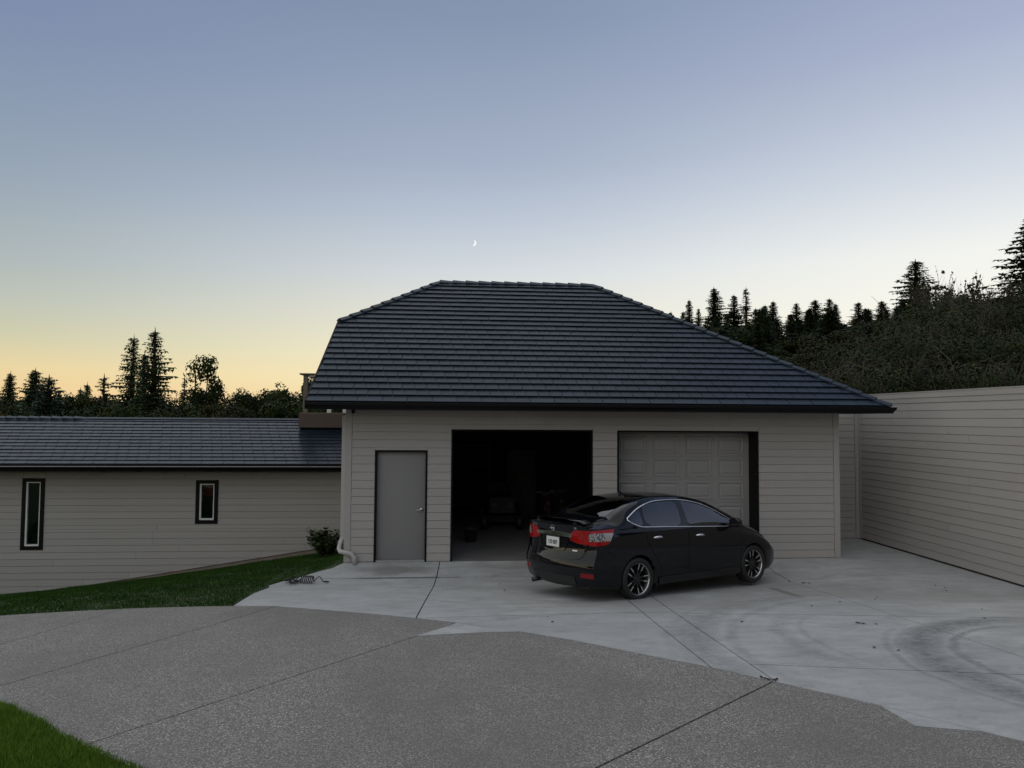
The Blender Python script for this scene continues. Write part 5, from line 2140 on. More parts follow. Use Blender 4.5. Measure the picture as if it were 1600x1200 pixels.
def conifer(seed, H, R, mat, spacing=.42, sparse=1.0, spray=.34, power=.8):
    """a fir: straight tapering trunk and whorls of drooping boughs hung with needle sprays"""
    r = random.Random(seed)
    tr = MB()
    sway = r.uniform(-.15, .15)
    tr.tube([(0, 0, 0), (sway * .3, 0, H * .4), (sway, sway * .5, H * .8), (sway, sway * .5, H * .99)], [H * .017, H * .012, H * .006, H * .0015], 7)
    lv = Leaves()
    z = H * .06
    k = 0
    side_bias = [r.uniform(.72, 1.15) for _ in range(6)]
    while z < H * .985:
        f = z / H
        L0 = R * (1 - f) ** power * (.8 + .3 * (1 - f)) + .08
        if f < .2:
            L0 *= .75 + f
        cx, cy = sway * f, sway * .5 * f
        k += 1
        a = k * 2.39996 + r.uniform(-.35, .35)
        if r.random() <= sparse:
            L = L0 * r.uniform(.5, 1.22) * side_bias[int((a % 6.283) / 1.0472) % 6]
            droop = r.uniform(.15, .50) * (1.15 - f)
            lift_ = r.uniform(.0, .22) + .45 * max(0, f - .6)
            d = Vector((math.cos(a), math.sin(a), 0))
            sd = Vector((-d.y, d.x, 0))
            prev = Vector((cx, cy, z))
            n = max(3, int(L / .11))
            if L > .5:
                tr.tube([prev, prev + d * L * .55 + Vector((0, 0, (lift_ - droop * .55) * L * .55))], [.012 + .01 * L, .006], 4, False)
            for i in range(n):
                t = (i + .6) / n
                p = Vector((cx, cy, z)) + d * (L * t) + Vector((0, 0, L * (lift_ * t - droop * t * t * 1.25)))
                w = spray * (1.0 - .5 * t) * r.uniform(.6, 1.3) * min(1.0, .4 + L)
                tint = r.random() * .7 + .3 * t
                for sgn in (-1, 1):
                    tip = p + (sd * sgn * r.uniform(.6, 1.0) + d * r.uniform(.2, .8)).normalized() * w + Vector((0, 0, -w * r.uniform(.05, .75)))
                    q = p + d * w * .42 + Vector((0, 0, r.uniform(-.12, .06) * w))
                    lv.tri(p - d * w * .12, tip, q, tint)
                tip = p + Vector((r.uniform(-.15, .15) * w, r.uniform(-.15, .15) * w, -w * r.uniform(.4, .95)))
                lv.tri(p - d * w * .28, tip, p + d * w * .3, tint * .6)
            e = Vector((cx, cy, z)) + d * L + Vector((0, 0, L * (lift_ - droop * 1.25)))
            w = spray * .4
            lv.tri(e - d * w + sd * w * .35, e + d * w * .6, e - d * w - sd * w * .35, .9)
        z += spacing * r.uniform(.6, 1.4) * (1.0 - .45 * f)
    for k in range(6):
        a = r.uniform(0, 6.28)
        lv.tri((sway, sway * .5, H * 1.01), (sway + .05 * math.cos(a), sway * .5 + .05 * math.sin(a), H * .955), (sway + .05 * math.cos(a + 1.2), sway * .5 + .05 * math.sin(a + 1.2), H * .95), .8)
    tm = mesh('trunk', tr.v, tr.f, True)
    tm.materials.append(M['bark'])
    return tm, lv.mesh('crown', mat)


def broadleaf(seed, H, R, mat, leaf=.085, clumps=74, per=270, low=.18, open_=0.0):
    """a rounded tree: forked trunk, limbs reaching clumps of separate leaves with gaps between"""
    r = random.Random(seed)
    tr = MB()
    lv = Leaves()
    fork = H * r.uniform(.22, .32)
    tr.tube([(0, 0, 0), (r.uniform(-.1, .1), r.uniform(-.1, .1), fork)], [H * .028, H * .02], 7)
    cz = H * (low + (1 - low) * .52)
    rz = H * (1 - low) * .5
    for k in range(clumps):
        while True:
            u = Vector((r.uniform(-1, 1), r.uniform(-1, 1), r.uniform(-1, 1)))
            if .25 < u.length < 1:
                break
        u = u.normalized() * (u.length ** .45)
        lump = .82 + .32 * noise.noise((u.x * 1.6 + seed, u.y * 1.6, u.z * 1.6))
        c = Vector((u.x * R * lump * (1.0 - .25 * max(0, u.z)), u.y * R * lump * (1.0 - .25 * max(0, u.z)), cz + u.z * rz * lump))
        cr = R * r.uniform(.15, .33)
        if k % 3 == 0:
            mid = Vector((c.x * .4, c.y * .4, fork + (c.z - fork) * .45))
            tr.tube([(0, 0, fork * .95), mid, c], [H * .013, H * .008, H * .003], 5, False)
        tone = r.uniform(0, .6) ** 1.4
        for i in range(int(per * r.uniform(.6, 1.3))):
            v = Vector((r.gauss(0, 1), r.gauss(0, 1), r.gauss(0, 1))).normalized()
            p = c + v * cr * (r.random() ** .25) * Vector((1, 1, .8)).length / 1.62
            s = leaf * r.uniform(.6, 1.3)
            n = (v * 1.25 + Vector((r.uniform(-.7, .7), r.uniform(-.7, .7), r.uniform(-.5, .7)))).normalized()
            a = n.orthogonal().normalized()
            a.rotate(Matrix.Rotation(r.uniform(0, 6.28), 3, n))
            b = n.cross(a)
            lv.quad(p - a * s, p - b * s * .55 + a * s * .1, p + a * s, p + b * s * .55 + a * s * .1, tone + .45 * r.random())
    tm = mesh('trunk', tr.v, tr.f, True)
    tm.materials.append(M['bark'])
    return tm, lv.mesh('crown', mat)


KIND = {}


def kinds():
    for i in range(3):
        KIND['fir%d' % i] = (conifer(20 + i, 11.0, 2.0, M['fir'], spacing=.032, spray=.27), 11.0, 1.25)
    for i in range(3):
        KIND['far%d' % i] = (conifer(40 + i, 13.0, 2.2, M['fir'], spacing=.042, spray=.36, sparse=.97, power=.72), 13.0, 1.35)
    KIND['open0'] = (conifer(61, 11.0, 1.9, M['fir'], spacing=.05, spray=.34, sparse=.72), 11.0, 1.25)
    for i in range(2):
        KIND['blue%d' % i] = (conifer(70 + i, 8.0, 2.0, M['fir_blue'], spacing=.028, spray=.27, power=.62), 8.0, 1.6)
    for i in range(3):
        KIND['leaf%d' % i] = (broadleaf(80 + i, 8.0, 2.4, M['leaf']), 8.0, 2.4)
    for i in range(2):
        KIND['olive%d' % i] = (broadleaf(90 + i, 8.0, 2.5, M['leaf_olive'], leaf=.08, clumps=78), 8.0, 2.5)
    KIND['maple'] = (broadleaf(96, 9.0, 2.0, M['leaf'], leaf=.085, clumps=84, per=210, low=.2), 9.0, 2.0)
    KIND['rust'] = (broadleaf(97, 6.0, 2.0, M['leaf_rust'], leaf=.08, clumps=34), 6.0, 2.0)
    # half-bare: many fine upright twigs with a few leaves
    r = random.Random(99)
    tr = MB()
    lv = Leaves()
    tr.tube([(0, 0, 0), (0.1, 0, 2.2)], [.11, .08], 6)
    for k in range(110):
        a = r.uniform(0, 6.28)
        z0 = r.uniform(1.0, 4.2)
        o = Vector((math.cos(a), math.sin(a), 0))
        p0 = Vector((0, 0, z0 * .55))
        p1 = p0 + o * r.uniform(.3, .9) + Vector((0, 0, r.uniform(.8, 1.6)))
        p2 = p1 + o * r.uniform(.1, .6) + Vector((0, 0, r.uniform(.8, 2.0)))
        tr.tube([p0, p1, p2], [.03, .018, .006], 4, False)
        for j in range(7):
            q = p1.lerp(p2, r.uniform(.2, .95))
            e = q + Vector((r.uniform(-.3, .3), r.uniform(-.3, .3), r.uniform(.25, .8)))
            tr.tube([q, e], [.007, .003], 3, False)
            for m_ in range(3):
                if r.random() < .5:
                    continue
                p = q.lerp(e, r.random())
                s = r.uniform(.05, .10)
                n = Vector((r.uniform(-1, 1), r.uniform(-1, 1), r.uniform(-1, 1))).normalized()
                a_ = n.orthogonal().normalized(); b_ = n.cross(a_)
                lv.quad(p - a_ * s, p - b_ * s * .6, p + a_ * s, p + b_ * s * .6, r.random())
    tm = mesh('trunk', tr.v, tr.f); tm.materials.append(M['bark'])
    KIND['bare'] = ((tm, lv.mesh('crown', M['leaf_olive'])), 6.2, 1.7)


kinds()


def tree(name, kind, x, y, ztop, w, label, cat='tree', group=None, base=None):
    (tm, cm), h0, r0 = KIND[kind]
    zb = (terrain_z(x, y) - .15) if base is None else base
    h = ztop - zb
    t = thing(name, label, cat, (x, y, zb), (0, 0, rnd.uniform(0, 6.28)), group)
    sx = w / r0
    t.scale = (sx, sx, h / h0)
    t.rotation_euler = (rnd.uniform(-.008, .008), rnd.uniform(-.008, .008), t.rotation_euler.z)
    for nm, me in (('trunk', tm), ('crown', cm)):
        o = bpy.data.objects.new(nm, me)
        COL.objects.link(o)
        o.parent = t
    return t


def plant_trees():
    T = tree
    T('fir_tree', 'fir1', -20.08, 47.8, 7.79, 2.1, 'tall dark fir just left of the tallest fir, behind the low roof')
    T('fir_tree', 'fir0', -17.84, 45.61, 7.98, 2.3, 'tallest of the dark firs standing left of the round tree')
    T('fir_tree', 'fir2', -20.2, 49.86, 6.9, 2.0, 'shorter fir tucked between the two tall firs on the left')
    T('fir_tree', 'open0', -22.6, 50.0, 5.4, 2.2, 'ragged dark fir on the left flank of the two tall firs')
    for i, (x, y, z, w) in enumerate([(-34.69, 61.04, 6.15, 1.6), (-36.0, 63.09, 6.0, 1.6), (-35.4, 60.04, 5.9, 1.5), (-31.65, 58.78, 6.3, 2.1), (-33.0, 60.83, 6.2, 1.8), (-33.9, 63.02, 5.7, 1.7)]):
        T('fir_tree', 'far%d' % (i % 3), x, y, z, w, 'small dark conifer in the clump at the far left edge', group='conifers at the far left')
    T('blue_fir_tree', 'blue0', -24.9, 48.15, 5.2, 3.0, 'broad grey-green fir right of the far left conifers')
    T('blue_fir_tree', 'blue1', -26.7, 50.19, 4.9, 2.6, 'lower grey-green fir with a double top behind the broad one')
    T('fir_tree', 'far1', -25.0, 52.8, 5.0, 1.3, 'slim dark fir between the grey-green fir and the two tall firs')
    T('fir_tree', 'far2', -30.0, 66.75, 4.7, 1.3, 'lone small pointed fir low on the skyline at left')
    T('fir_tree', 'open0', -18.9, 53.79, 5.6, 1.3, 'thin fir right of the tallest fir, beside the round tree')
    T('round_tree', 'maple', -14.58, 44.34, 6.35, 2.0, 'round leafy tree right of the two tall firs')
    for i, (x, y, z, w, k, lab) in enumerate([
            (-14.59, 41.33, 3.9, 2.2, 'leaf0', 'leafy bush tree directly below the round tree'),
            (-12.31, 41.16, 3.9, 2.2, 'olive0', 'olive bush tree right below the round tree'),
            (-12.3, 45.17, 4.35, 2.0, 'leaf1', 'leafy tree on the skyline just right of the round tree'),
            (-11.3, 47.14, 4.5, 2.2, 'leaf2', 'second leafy tree right of the round tree on the skyline'),
            (-9.4, 42.94, 4.9, 2.3, 'leaf0', 'taller leafy tree left of the deck post'),
            (-7.6, 40.82, 5.1, 2.4, 'leaf1', 'leafy tree directly behind the deck post'),
            (-15.4, 39.36, 3.55, 2.3, 'olive1', 'low olive bush below the tallest fir'),
            (-17.0, 39.45, 3.5, 2.3, 'leaf2', 'low green bush below the left tall fir'),
            (-12.6, 37.11, 3.4, 2.3, 'leaf1', 'low green bush along the roof below the round tree'),
            (-9.9, 34.85, 3.45, 2.3, 'olive0', 'low olive bush along the roof left of the deck'),
            (-7.4, 34.73, 3.6, 2.4, 'leaf2', 'low green bush along the roof beside the deck fascia'),
            (-24.94, 44.19, 3.4, 2.2, 'leaf0', 'low green bush under the far left conifers'),
            (-22.6, 45.5, 3.5, 2.2, 'olive1', 'low olive bush under the grey-green firs'),
            (-19.8, 41.74, 3.2, 2.2, 'leaf1', 'low bush under the ragged fir at left'),
            (-5.0, 40.72, 4.6, 2.6, 'leaf0', 'leafy tree mostly hidden behind the garage roof edge')]):
        T('leafy_tree', k, x, y, z, w, lab)
    for x, y, z, w in [(-37.5, 64.0, 4.9, 1.8), (-30.2, 57.0, 4.6, 1.8), (-28.8, 60.0, 4.9, 1.6), (-27.0, 56.0, 4.4, 1.8), (-33.5, 66.0, 4.8, 1.9), (-26.0, 62.0, 4.4, 1.6), (-23.0, 58.0, 4.3, 1.8)]:
        T('fir_tree', rnd.choice(['far0', 'far1', 'fir2']), x, y, z, w, 'low dark conifer filling the left skyline behind the grey-green firs', group='low conifers on the left skyline')
    for x, y, z, w, k in [(-29.5, 50.0, 4.1, 3.2, 'leaf1'), (-26.8, 45.5, 3.9, 3.0, 'leaf2'), (-21.6, 48.0, 4.3, 3.0, 'leaf0'), (-18.5, 47.5, 4.3, 3.0, 'leaf2'), (-16.2, 48.5, 4.6, 2.8, 'leaf1'), (-13.2, 49.0, 4.8, 2.8, 'leaf0'), (-10.2, 50.0, 5.0, 3.0, 'olive1'), (-32.5, 52.0, 4.0, 3.2, 'leaf0'), (-23.2, 52.0, 4.2, 3.0, 'leaf1'), (-7.5, 48.0, 5.2, 3.0, 'leaf2'), (-24.6, 51.0, 4.3, 2.8, 'leaf2'), (-27.6, 54.0, 4.5, 3.0, 'leaf0'), (-26.0, 52.5, 4.2, 3.0, 'leaf1')]:
        T('leafy_tree', k, x, y, z, w, 'dark leafy tree in the belt just above the low roof', group='belt of leafy trees above the low roof')
    T('rust_shrub', 'rust', -21.2, 35.78, 2.95, 1.5, 'small rust-orange shrub above the roof at the far left', 'shrub')
    far = [(23.93, 83.32, 14.22, 1.9), (26.15, 86.15, 15.6, 1.6), (26.9, 84.11, 15.5, 1.6), (26.52, 80.1, 16.5, 1.8), (28.12, 81.98, 15.5, 1.6), (28.6, 77.95, 17.0, 2.3), (32.2, 81.62, 17.1, 2.0),
           (32.99, 77.56, 14.8, 1.8), (35.7, 81.33, 16.1, 1.9), (37.5, 83.18, 16.9, 1.9), (38.4, 79.22, 15.9, 1.9), (36.9, 77.2, 14.6, 1.8), (38.6, 75.17, 15.4, 2.4), (42.12, 78.82, 16.3, 2.0),
           (43.9, 80.66, 16.2, 1.9), (44.2, 76.71, 16.0, 2.2), (46.1, 78.51, 15.2, 1.9), (46.9, 76.47, 16.0, 2.2), (48.4, 78.31, 15.3, 1.8), (48.0, 74.42, 15.5, 2.0), (50.2, 76.25, 16.1, 2.1), (33.6, 87.58, 15.7, 2.4),
           (41.2, 86.62, 15.5, 2.4), (47.6, 88.15, 15.9, 2.4), (54.35, 85.68, 17.0, 2.4), (23.0, 88.35, 13.6, 1.9), (52.0, 80.0, 15.6, 2.2), (40.3, 80.0, 14.4, 2.2)]
    for i, (x, y, z, w) in enumerate(far):
        T('conifer', 'far%d' % (i % 3), x, y, z + rnd.uniform(-.3, .3), w * rnd.uniform(.85, 1.1), 'dark conifer in the distant row above the garage hip roof', group='distant conifer row')
    T('conifer', 'open0', 32.82, 79.58, 17.6, 2.0, 'gappy lopsided conifer standing out of the distant row')
    mid = [(18.34, 56.69, 9.7, 3.0, 'leaf0'), (19.67, 54.58, 9.9, 3.1, 'olive0'), (20.84, 52.47, 9.4, 3.1, 'leaf1'), (23.33, 54.28, 10.1, 3.1, 'leaf2'), (22.56, 48.32, 8.6, 3.2, 'olive1'),
           (26.11, 52.04, 9.6, 3.2, 'leaf0'), (24.8, 46.13, 8.7, 3.2, 'olive0'), (28.59, 49.83, 9.6, 3.2, 'leaf1'), (27.0, 43.87, 8.9, 3.2, 'leaf2'), (28.39, 41.83, 9.3, 3.2, 'olive1'),
           (17.96, 36.65, 6.3, 2.7, 'olive0'), (18.03, 40.66, 6.9, 2.8, 'leaf1'), (17.0, 32.65, 5.6, 2.4, 'olive1'), (18.15, 44.67, 7.5, 2.8, 'leaf0'), (15.0, 30.5, 4.7, 2.2, 'leaf2'), (20.5, 35.5, 7.0, 2.6, 'leaf0'),
           (21.5, 39.5, 7.9, 2.8, 'olive0'), (31.0, 46.0, 10.2, 3.2, 'leaf0'), (24.0, 57.5, 10.6, 3.2, 'leaf1'), (31.0, 54.0, 10.7, 3.2, 'olive1')]
    for x, y, z, w, k in mid:
        T('leafy_tree', k, x, y, z, w, 'dark olive leafy tree on the bank between the garage roof and the conifers', group='leafy trees on the bank')
    for i, (x, y, z, w) in enumerate([(22.0, 60.0, 11.2, 2.0), (25.5, 59.0, 12.0, 2.2), (29.5, 58.0, 12.0, 2.2), (33.5, 57.0, 11.8, 2.2), (27.3, 62.0, 12.6, 2.2), (36.0, 56.0, 12.5, 2.3), (31.5, 63.0, 12.6, 2.2), (20.0, 62.5, 11.0, 2.0),
                                      (15.58, 48.84, 9.1, 2.24), (16.42, 49.07, 9.25, 1.97), (15.05, 42.98, 8.48, 2.0), (20.48, 55.96, 10.91, 1.74), (15.59, 40.86, 7.95, 2.05), (21.8, 52.78, 9.86, 1.63), (16.76, 39.09, 8.14, 1.55), (19.02, 42.77, 9.03, 1.52), (22.36, 48.54, 9.66, 2.17), (23.66, 49.65, 9.6, 1.9), (25.92, 52.63, 10.33, 1.72), (30.33, 59.67, 10.53, 2.17), (28.04, 53.46, 10.77, 1.68), (24.09, 44.54, 9.77, 2.11), (26.07, 46.84, 9.19, 1.81), (33.53, 58.53, 10.86, 1.5), (25.15, 42.7, 8.63, 1.88), (35.63, 58.85, 11.76, 1.56), (31.95, 51.41, 10.13, 1.72), (25.5, 39.97, 9.01, 2.27), (35.33, 53.97, 11.6, 1.7), (26.95, 40.16, 9.43, 2.14)]):
        T('conifer', ('fir%d' % (i % 3)) if i % 4 else 'blue%d' % (i % 2), x, y, z, w, 'dark conifer standing among the leafy trees of the wooded bank', group='conifers in the middle of the bank')
    for i, (x, y, z, w) in enumerate([(22.64, 33.68, 8.57, 1.67), (23.51, 33.72, 8.45, 1.48), (26.81, 37.08, 9.58, 1.65), (25.26, 33.75, 8.86, 1.98), (29.52, 38.14, 9.64, 1.93), (26.86, 33.6, 8.77, 1.91), (30.35, 36.78, 9.61, 1.99)]):
        T('leafy_tree', ['leaf0', 'olive1', 'leaf2'][i % 3], x, y, z, w * 1.3, 'leafy tree at the top of the bank under the half-bare trees', group='leafy trees at the top right of the bank')
    T('fir_tree', 'fir0', 28.0, 41.84, 12.4, 2.5, 'dense fir rising above the bank left of the half-bare trees')
    T('fir_tree', 'fir1', 26.9, 31.96, 12.4, 3.0, 'big fir cut by the right edge of the picture')
    T('fir_tree', 'fir2', 29.5, 34.5, 10.5, 2.6, 'fir behind the big fir at the right edge')
    T('bare_tree', 'bare', 24.4, 34.11, 11.0, 2.2, 'half-bare tree with fine twigs right of the dense fir')
    T('bare_tree', 'bare', 24.0, 30.9, 10.0, 1.9, 'half-bare spiky tree beside the big fir at the right edge')
    T('bare_tree', 'bare', 25.6, 36.9, 11.2, 2.0, 'half-bare tree close against the dense fir')
    # woodland behind the viewer: mirrored in the car's paint and glass
    for i, (x, y, w, z, k) in enumerate([(14, -20, 4.0, 17, 'far0'), (20, -16, 4.0, 18, 'far1'), (8, -26, 4.2, 17, 'far2'), (26, -10, 4.2, 19, 'far0'), (29, -2, 4.2, 18, 'far1'), (1, -30, 4.0, 15, 'far1'), (33, 4, 4.0, 18, 'far2'),
                                         (17, -27, 4.4, 20, 'far2'), (24, -20, 4.4, 20, 'far0'), (11, -16, 3.6, 11, 'leaf0'), (18, -11, 3.8, 11, 'leaf1'), (23, -5, 3.8, 11, 'leaf2'), (5, -21, 3.6, 10, 'leaf1'),
                                         (-7, -34, 3.6, 7, 'leaf0'), (-14, -38, 3.8, 6.5, 'leaf2'), (-22, -40, 3.8, 7.5, 'far0'), (-30, -36, 3.8, 6, 'leaf1'), (-38, -30, 3.8, 6.5, 'leaf0'), (-44, -20, 4, 7, 'far1'), (-48, -8, 4, 6, 'leaf2')]):
        T('woodland_tree', k, x, y, z, w, 'tree of the wood behind the viewpoint, seen only mirrored in the car', group='wood behind the viewpoint', base=.2)


plant_trees()


THICKET = [(10.28, 19.65, 3.65, 0.96), (10.34, 18.75, 3.78, 1.04), (11.99, 21.08, 3.85, 0.91), (12.11, 20.18, 3.86, 0.8), (12.32, 19.87, 3.7, 1.01), (13.13, 20.39, 4.05, 0.96), (13.63, 20.62, 4.08, 0.92), (13.96, 20.21, 3.73, 1.07), (13.85, 19.55, 3.73, 1.08), (13.88, 18.77, 3.95, 0.83), (15.2, 19.89, 3.9, 0.86), (15.0, 19.22, 3.88, 0.95), (16.07, 19.96, 3.73, 1.08), (16.57, 19.89, 3.7, 0.81), (17.48, 20.4, 3.74, 0.95), (17.75, 20.2, 4.03, 0.95), (13.24, 23.56, 4.84, 1.35), (12.98, 22.24, 4.54, 0.97), (14.39, 23.52, 4.71, 0.92), (14.77, 23.03, 4.97, 1.05), (15.0, 22.37, 4.66, 1.35), (15.53, 22.61, 5.04, 0.91), (16.05, 22.6, 4.98, 0.97), (15.92, 21.71, 4.8, 1.33), (17.04, 22.06, 5.06, 1.13), (17.71, 22.31, 5.07, 1.18), (18.04, 21.89, 5.11, 1.22), (19.64, 23.41, 5.41, 1.13), (18.94, 21.77, 5.37, 1.16), (19.83, 22.35, 5.3, 0.93), (16.29, 26.47, 5.57, 1.28), (15.38, 23.91, 5.32, 1.13), (16.57, 24.73, 5.45, 1.33), (17.47, 25.11, 5.86, 1.26), (17.86, 24.82, 5.85, 1.29), (19.42, 25.78, 6.32, 1.47), (20.6, 26.62, 6.5, 1.22), (20.92, 26.17, 6.49, 1.15), (22.08, 26.62, 6.73, 1.32), (21.37, 24.68, 6.64, 1.43), (21.65, 24.21, 6.59, 1.16), (24.16, 26.34, 7.17, 1.52), (20.16, 30.68, 7.06, 1.52), (19.44, 28.02, 6.83, 1.35), (20.76, 28.79, 7.18, 1.41), (22.95, 30.91, 7.63, 1.28), (23.44, 30.71, 7.49, 1.69), (24.58, 30.8, 7.71, 1.31), (24.7, 29.73, 7.8, 1.46), (23.89, 28.05, 7.96, 1.23), (26.68, 30.16, 8.59, 1.22), (28.0, 30.51, 8.64, 1.65)]


def build_thicket():
    r = random.Random(31)
    lv = Leaves()
    st = MB()
    for (x, y, z, rr) in THICKET:
        c = Vector((x, y, z - rr * .35))
        brown = r.random() < .3
        tone = r.uniform(0, .6) ** 1.5
        for i in range(int(1500 * rr * rr)):
            v = Vector((r.gauss(0, 1), r.gauss(0, 1), r.gauss(0, 1))).normalized()
            k = (.72 + .3 * noise.noise((v.x * 2 + x, v.y * 2 + y, v.z * 2))) * r.random() ** .28
            p = c + Vector((v.x * rr * 1.15, v.y * rr * 1.15, v.z * rr * .95)) * k * 1.25
            s = r.uniform(.026, .062)
            n = (v * 1.2 + Vector((r.uniform(-.7, .7), r.uniform(-.7, .7), r.uniform(-.5, .7)))).normalized()
            a = n.orthogonal().normalized()
            a.rotate(Matrix.Rotation(r.uniform(0, 6.28), 3, n))
            b = n.cross(a)
            lv.quad(p - a * s, p - b * s * .62, p + a * s, p + b * s * .62, min(1.0, tone + .55 * r.random()))
        # canes arching out
        for i in range(9 if not brown else 20):
            a = r.uniform(0, 6.28)
            p0 = c + Vector((r.uniform(-.5, .5) * rr, r.uniform(-.5, .5) * rr, -rr * .9))
            p1 = p0 + Vector((math.cos(a) * .5, math.sin(a) * .5, rr * r.uniform(1.0, 1.8)))
            p2 = p1 + Vector((math.cos(a) * r.uniform(.3, .9), math.sin(a) * r.uniform(.3, .9), r.uniform(-.5, .5)))
            st.tube([p0, p1, p2], [.014, .010, .005], 4, False)
    o = put('bramble_thicket', lv.mesh('bramble_thicket', M['leaf_ivy']), None)
    tag(stuff(o), 'tangled bramble and ivy bank above the sided wall on the right', 'thicket')
    s = put('bramble_canes', mesh('bramble_canes', st.v, st.f), M['twig'])
    tag(stuff(s), 'dry arching canes sticking out of the bramble bank', 'canes')
    # dark earth under the leaves so that the bank is solid
    return o


build_thicket()


def build_shrub():
    """glossy-leaved shrub in the corner of lawn, house and garage"""
    r = random.Random(77)
    x0, y0 = -2.72, 16.6
    z0 = lawn_z(x0, y0)
    t = thing('shrub', 'small glossy-leaved shrub in the corner between lawn, low house and garage', 'shrub', (x0, y0, z0))
    lv = Leaves()
    st = MB()
    for k in range(64):
        a = r.uniform(0, 6.28)
        ln = r.uniform(.42, .74)
        tilt = r.uniform(.05, .95)
        d = Vector((math.cos(a) * math.sin(tilt), math.sin(a) * math.sin(tilt), math.cos(tilt)))
        p0 = Vector((x0 + r.uniform(-.1, .1), y0 + r.uniform(-.1, .1), z0 - .02))
        p1 = p0 + d * ln
        st.tube([p0, p0.lerp(p1, .6) + Vector((0, 0, .03)), p1], [.009, .006, .003], 4, False)
        for i in range(26):
            f = r.uniform(.2, 1.03)
            p = p0.lerp(p1, f)
            b = r.uniform(0, 6.28)
            ax = Vector((math.cos(b), math.sin(b), r.uniform(-.2, .7))).normalized()
            L = r.uniform(.06, .11)
            w = ax.cross(Vector((0, 0, 1))).normalized() * L * .42
            nz = ax.cross(w).normalized() * .01
            q0, q1, q2 = p, p + ax * L * .5, p + ax * L
            tone = r.random()
            lv.quad(q0, q1 - w + nz, q2, q1, tone)
            lv.quad(q0, q1, q2, q1 + w + nz, tone)
    put('stems', mesh('stems', st.v, st.f), M['bark'], t)
    put('leaves', lv.mesh('leaves', M['leaf_shrub']), None, t)


build_shrub()


# ------------------------------------------------------------------ small things
def build_coil():
    """a black coiled air line thrown down on the slab"""
    t = MB()
    r = random.Random(5)
    def P(x, y, h):
        return Vector((x, y, ground_z(x, y) + h))
    pts = []
    # tangled loops at the left, a neat helix, then a tail with its coupling
    for i in range(120):
        f = i / 119
        a = f * 2 * PI * 5.5
        cx, cy = -2.78 + .17 * f, 13.02 + .06 * math.sin(f * 7)
        rr = .085 + .03 * math.sin(f * 9)
        pts.append(P(cx + rr * .55 * math.cos(a) + .02 * math.sin(3 * a), cy + rr * math.sin(a), .018 + .045 * (1 + math.cos(a * 1.0 + 1)) * (.6 + .5 * math.sin(f * 5))))
    for i in range(150):
        f = i / 149
        a = f * 2 * PI * 7
        pts.append(P(-2.56 + .23 * f + .01 * math.cos(a), 13.03 - .05 * f + .062 * math.sin(a), .071 + .056 * math.cos(a)))
    for i in range(24):
        f = (i + 1) / 24
        pts.append(P(-2.33 + .17 * f, 12.985 + .05 * math.sin(f * 3.1), .02 + .105 * math.sin(PI * min(1, f * .9)) ** 1.5 * (1 - f * .4)))
    t.tube(pts, .0085, 6)
    o = t.build('air_hose', M['cable'], None, True)
    tag(o, 'black coiled air hose lying on the slab at the lawn edge', 'hose')
    m = MB().tube([pts[-1], pts[-1] + Vector((.05, .005, -.004)), pts[-1] + Vector((.10, 0, -.006))], [.012, .016, .010], 8)
    m.build('coupling', M['cable'], o, True)


build_coil()


def build_leaf_litter():
    """a few dead leaves and bits of grit caught on the slabs"""
    r = random.Random(9)
    spots = [(2.80, 6.33, 7, .05), (5.05, 8.75, 5, .05), (6.35, 10.6, 3, .12), (6.05, 12.4, 5, .18), (8.0, 11.4, 3, .15), (7.4, 9.6, 2, .2), (4.6, 7.5, 2, .3), (0.6, 12.6, 2, .2), (6.9, 8.9, 2, .2), (5.6, 10.2, 2, .25), (3.7, 8.9, 1, .1), (1.15, 9.2, 2, .2)]
    n = 0
    for x, y, k, sp in spots:
        for i in range(k):
            px, py = x + r.gauss(0, sp), y + r.gauss(0, sp)
            s = r.uniform(.018, .038)
            a = r.uniform(0, 6.28)
            vs, fs = [(0, 0, .006)], []
            m = 7
            for j in range(m):
                b = 2 * PI * j / m
                q = s * (1.0 if j % 2 else .55)
                vs.append((q * math.cos(b), q * .75 * math.sin(b), .004 + r.uniform(0, .014)))
            for j in range(m):
                fs.append((0, 1 + j, 1 + (j + 1) % m))
            me = mesh('dead_leaf', vs, fs)
            o = put('dead_leaf', me, M['dead_leaf'])
            o.location = (px, py, ground_z(px, py))
            o.rotation_euler = (0, 0, a)
            tag(o, 'small curled dead leaf lying on the pale concrete slabs', 'leaf', 'dead leaves on the slabs')


build_leaf_litter()


def build_moon():
    """thin waxing crescent, lit from the right, the side of the sunset"""
    R = 3.9
    n = 24
    front, back = [], []
    for i in range(n + 1):
        a = -PI / 2 + PI * i / n
        xo, z = R * math.cos(a), R * math.sin(a)
        xi = xo * .52
        front += [(xi, -.15 * math.cos(a), z), (xo, .0, z)]
    vs = front + [(x, y + .6, z) for x, y, z in front]
    m = 2 * (n + 1)
    fs = []
    for i in range(n):
        a = 2 * i
        fs += [(a, a + 1, a + 3, a + 2), (a + m, a + 2 + m, a + 3 + m, a + 1 + m), (a, a + 2, a + 2 + m, a + m), (a + 1, a + 1 + m, a + 3 + m, a + 3)]
    mm = bpy.data.materials.new('moonlit_rock')
    mm.use_nodes = True
    nt = mm.node_tree
    b = nt.nodes['Principled BSDF']
    b.inputs['Base Color'].default_value = (0.1, 0.1, 0.1, 1)
    b.inputs['Emission Color'].default_value = (1.0, 1.0, 0.97, 1)
    b.inputs['Emission Strength'].default_value = 1.0
    o = put('moon', mesh('moon', vs, fs), mm)
    o.location = (24.4, 900.96, 218.67)
    o.rotation_euler = (rad(-13.6), rad(16), rad(-1.6))
    tag(o, 'thin white crescent moon in the clear sky above the garage ridge', 'moon')


build_moon()


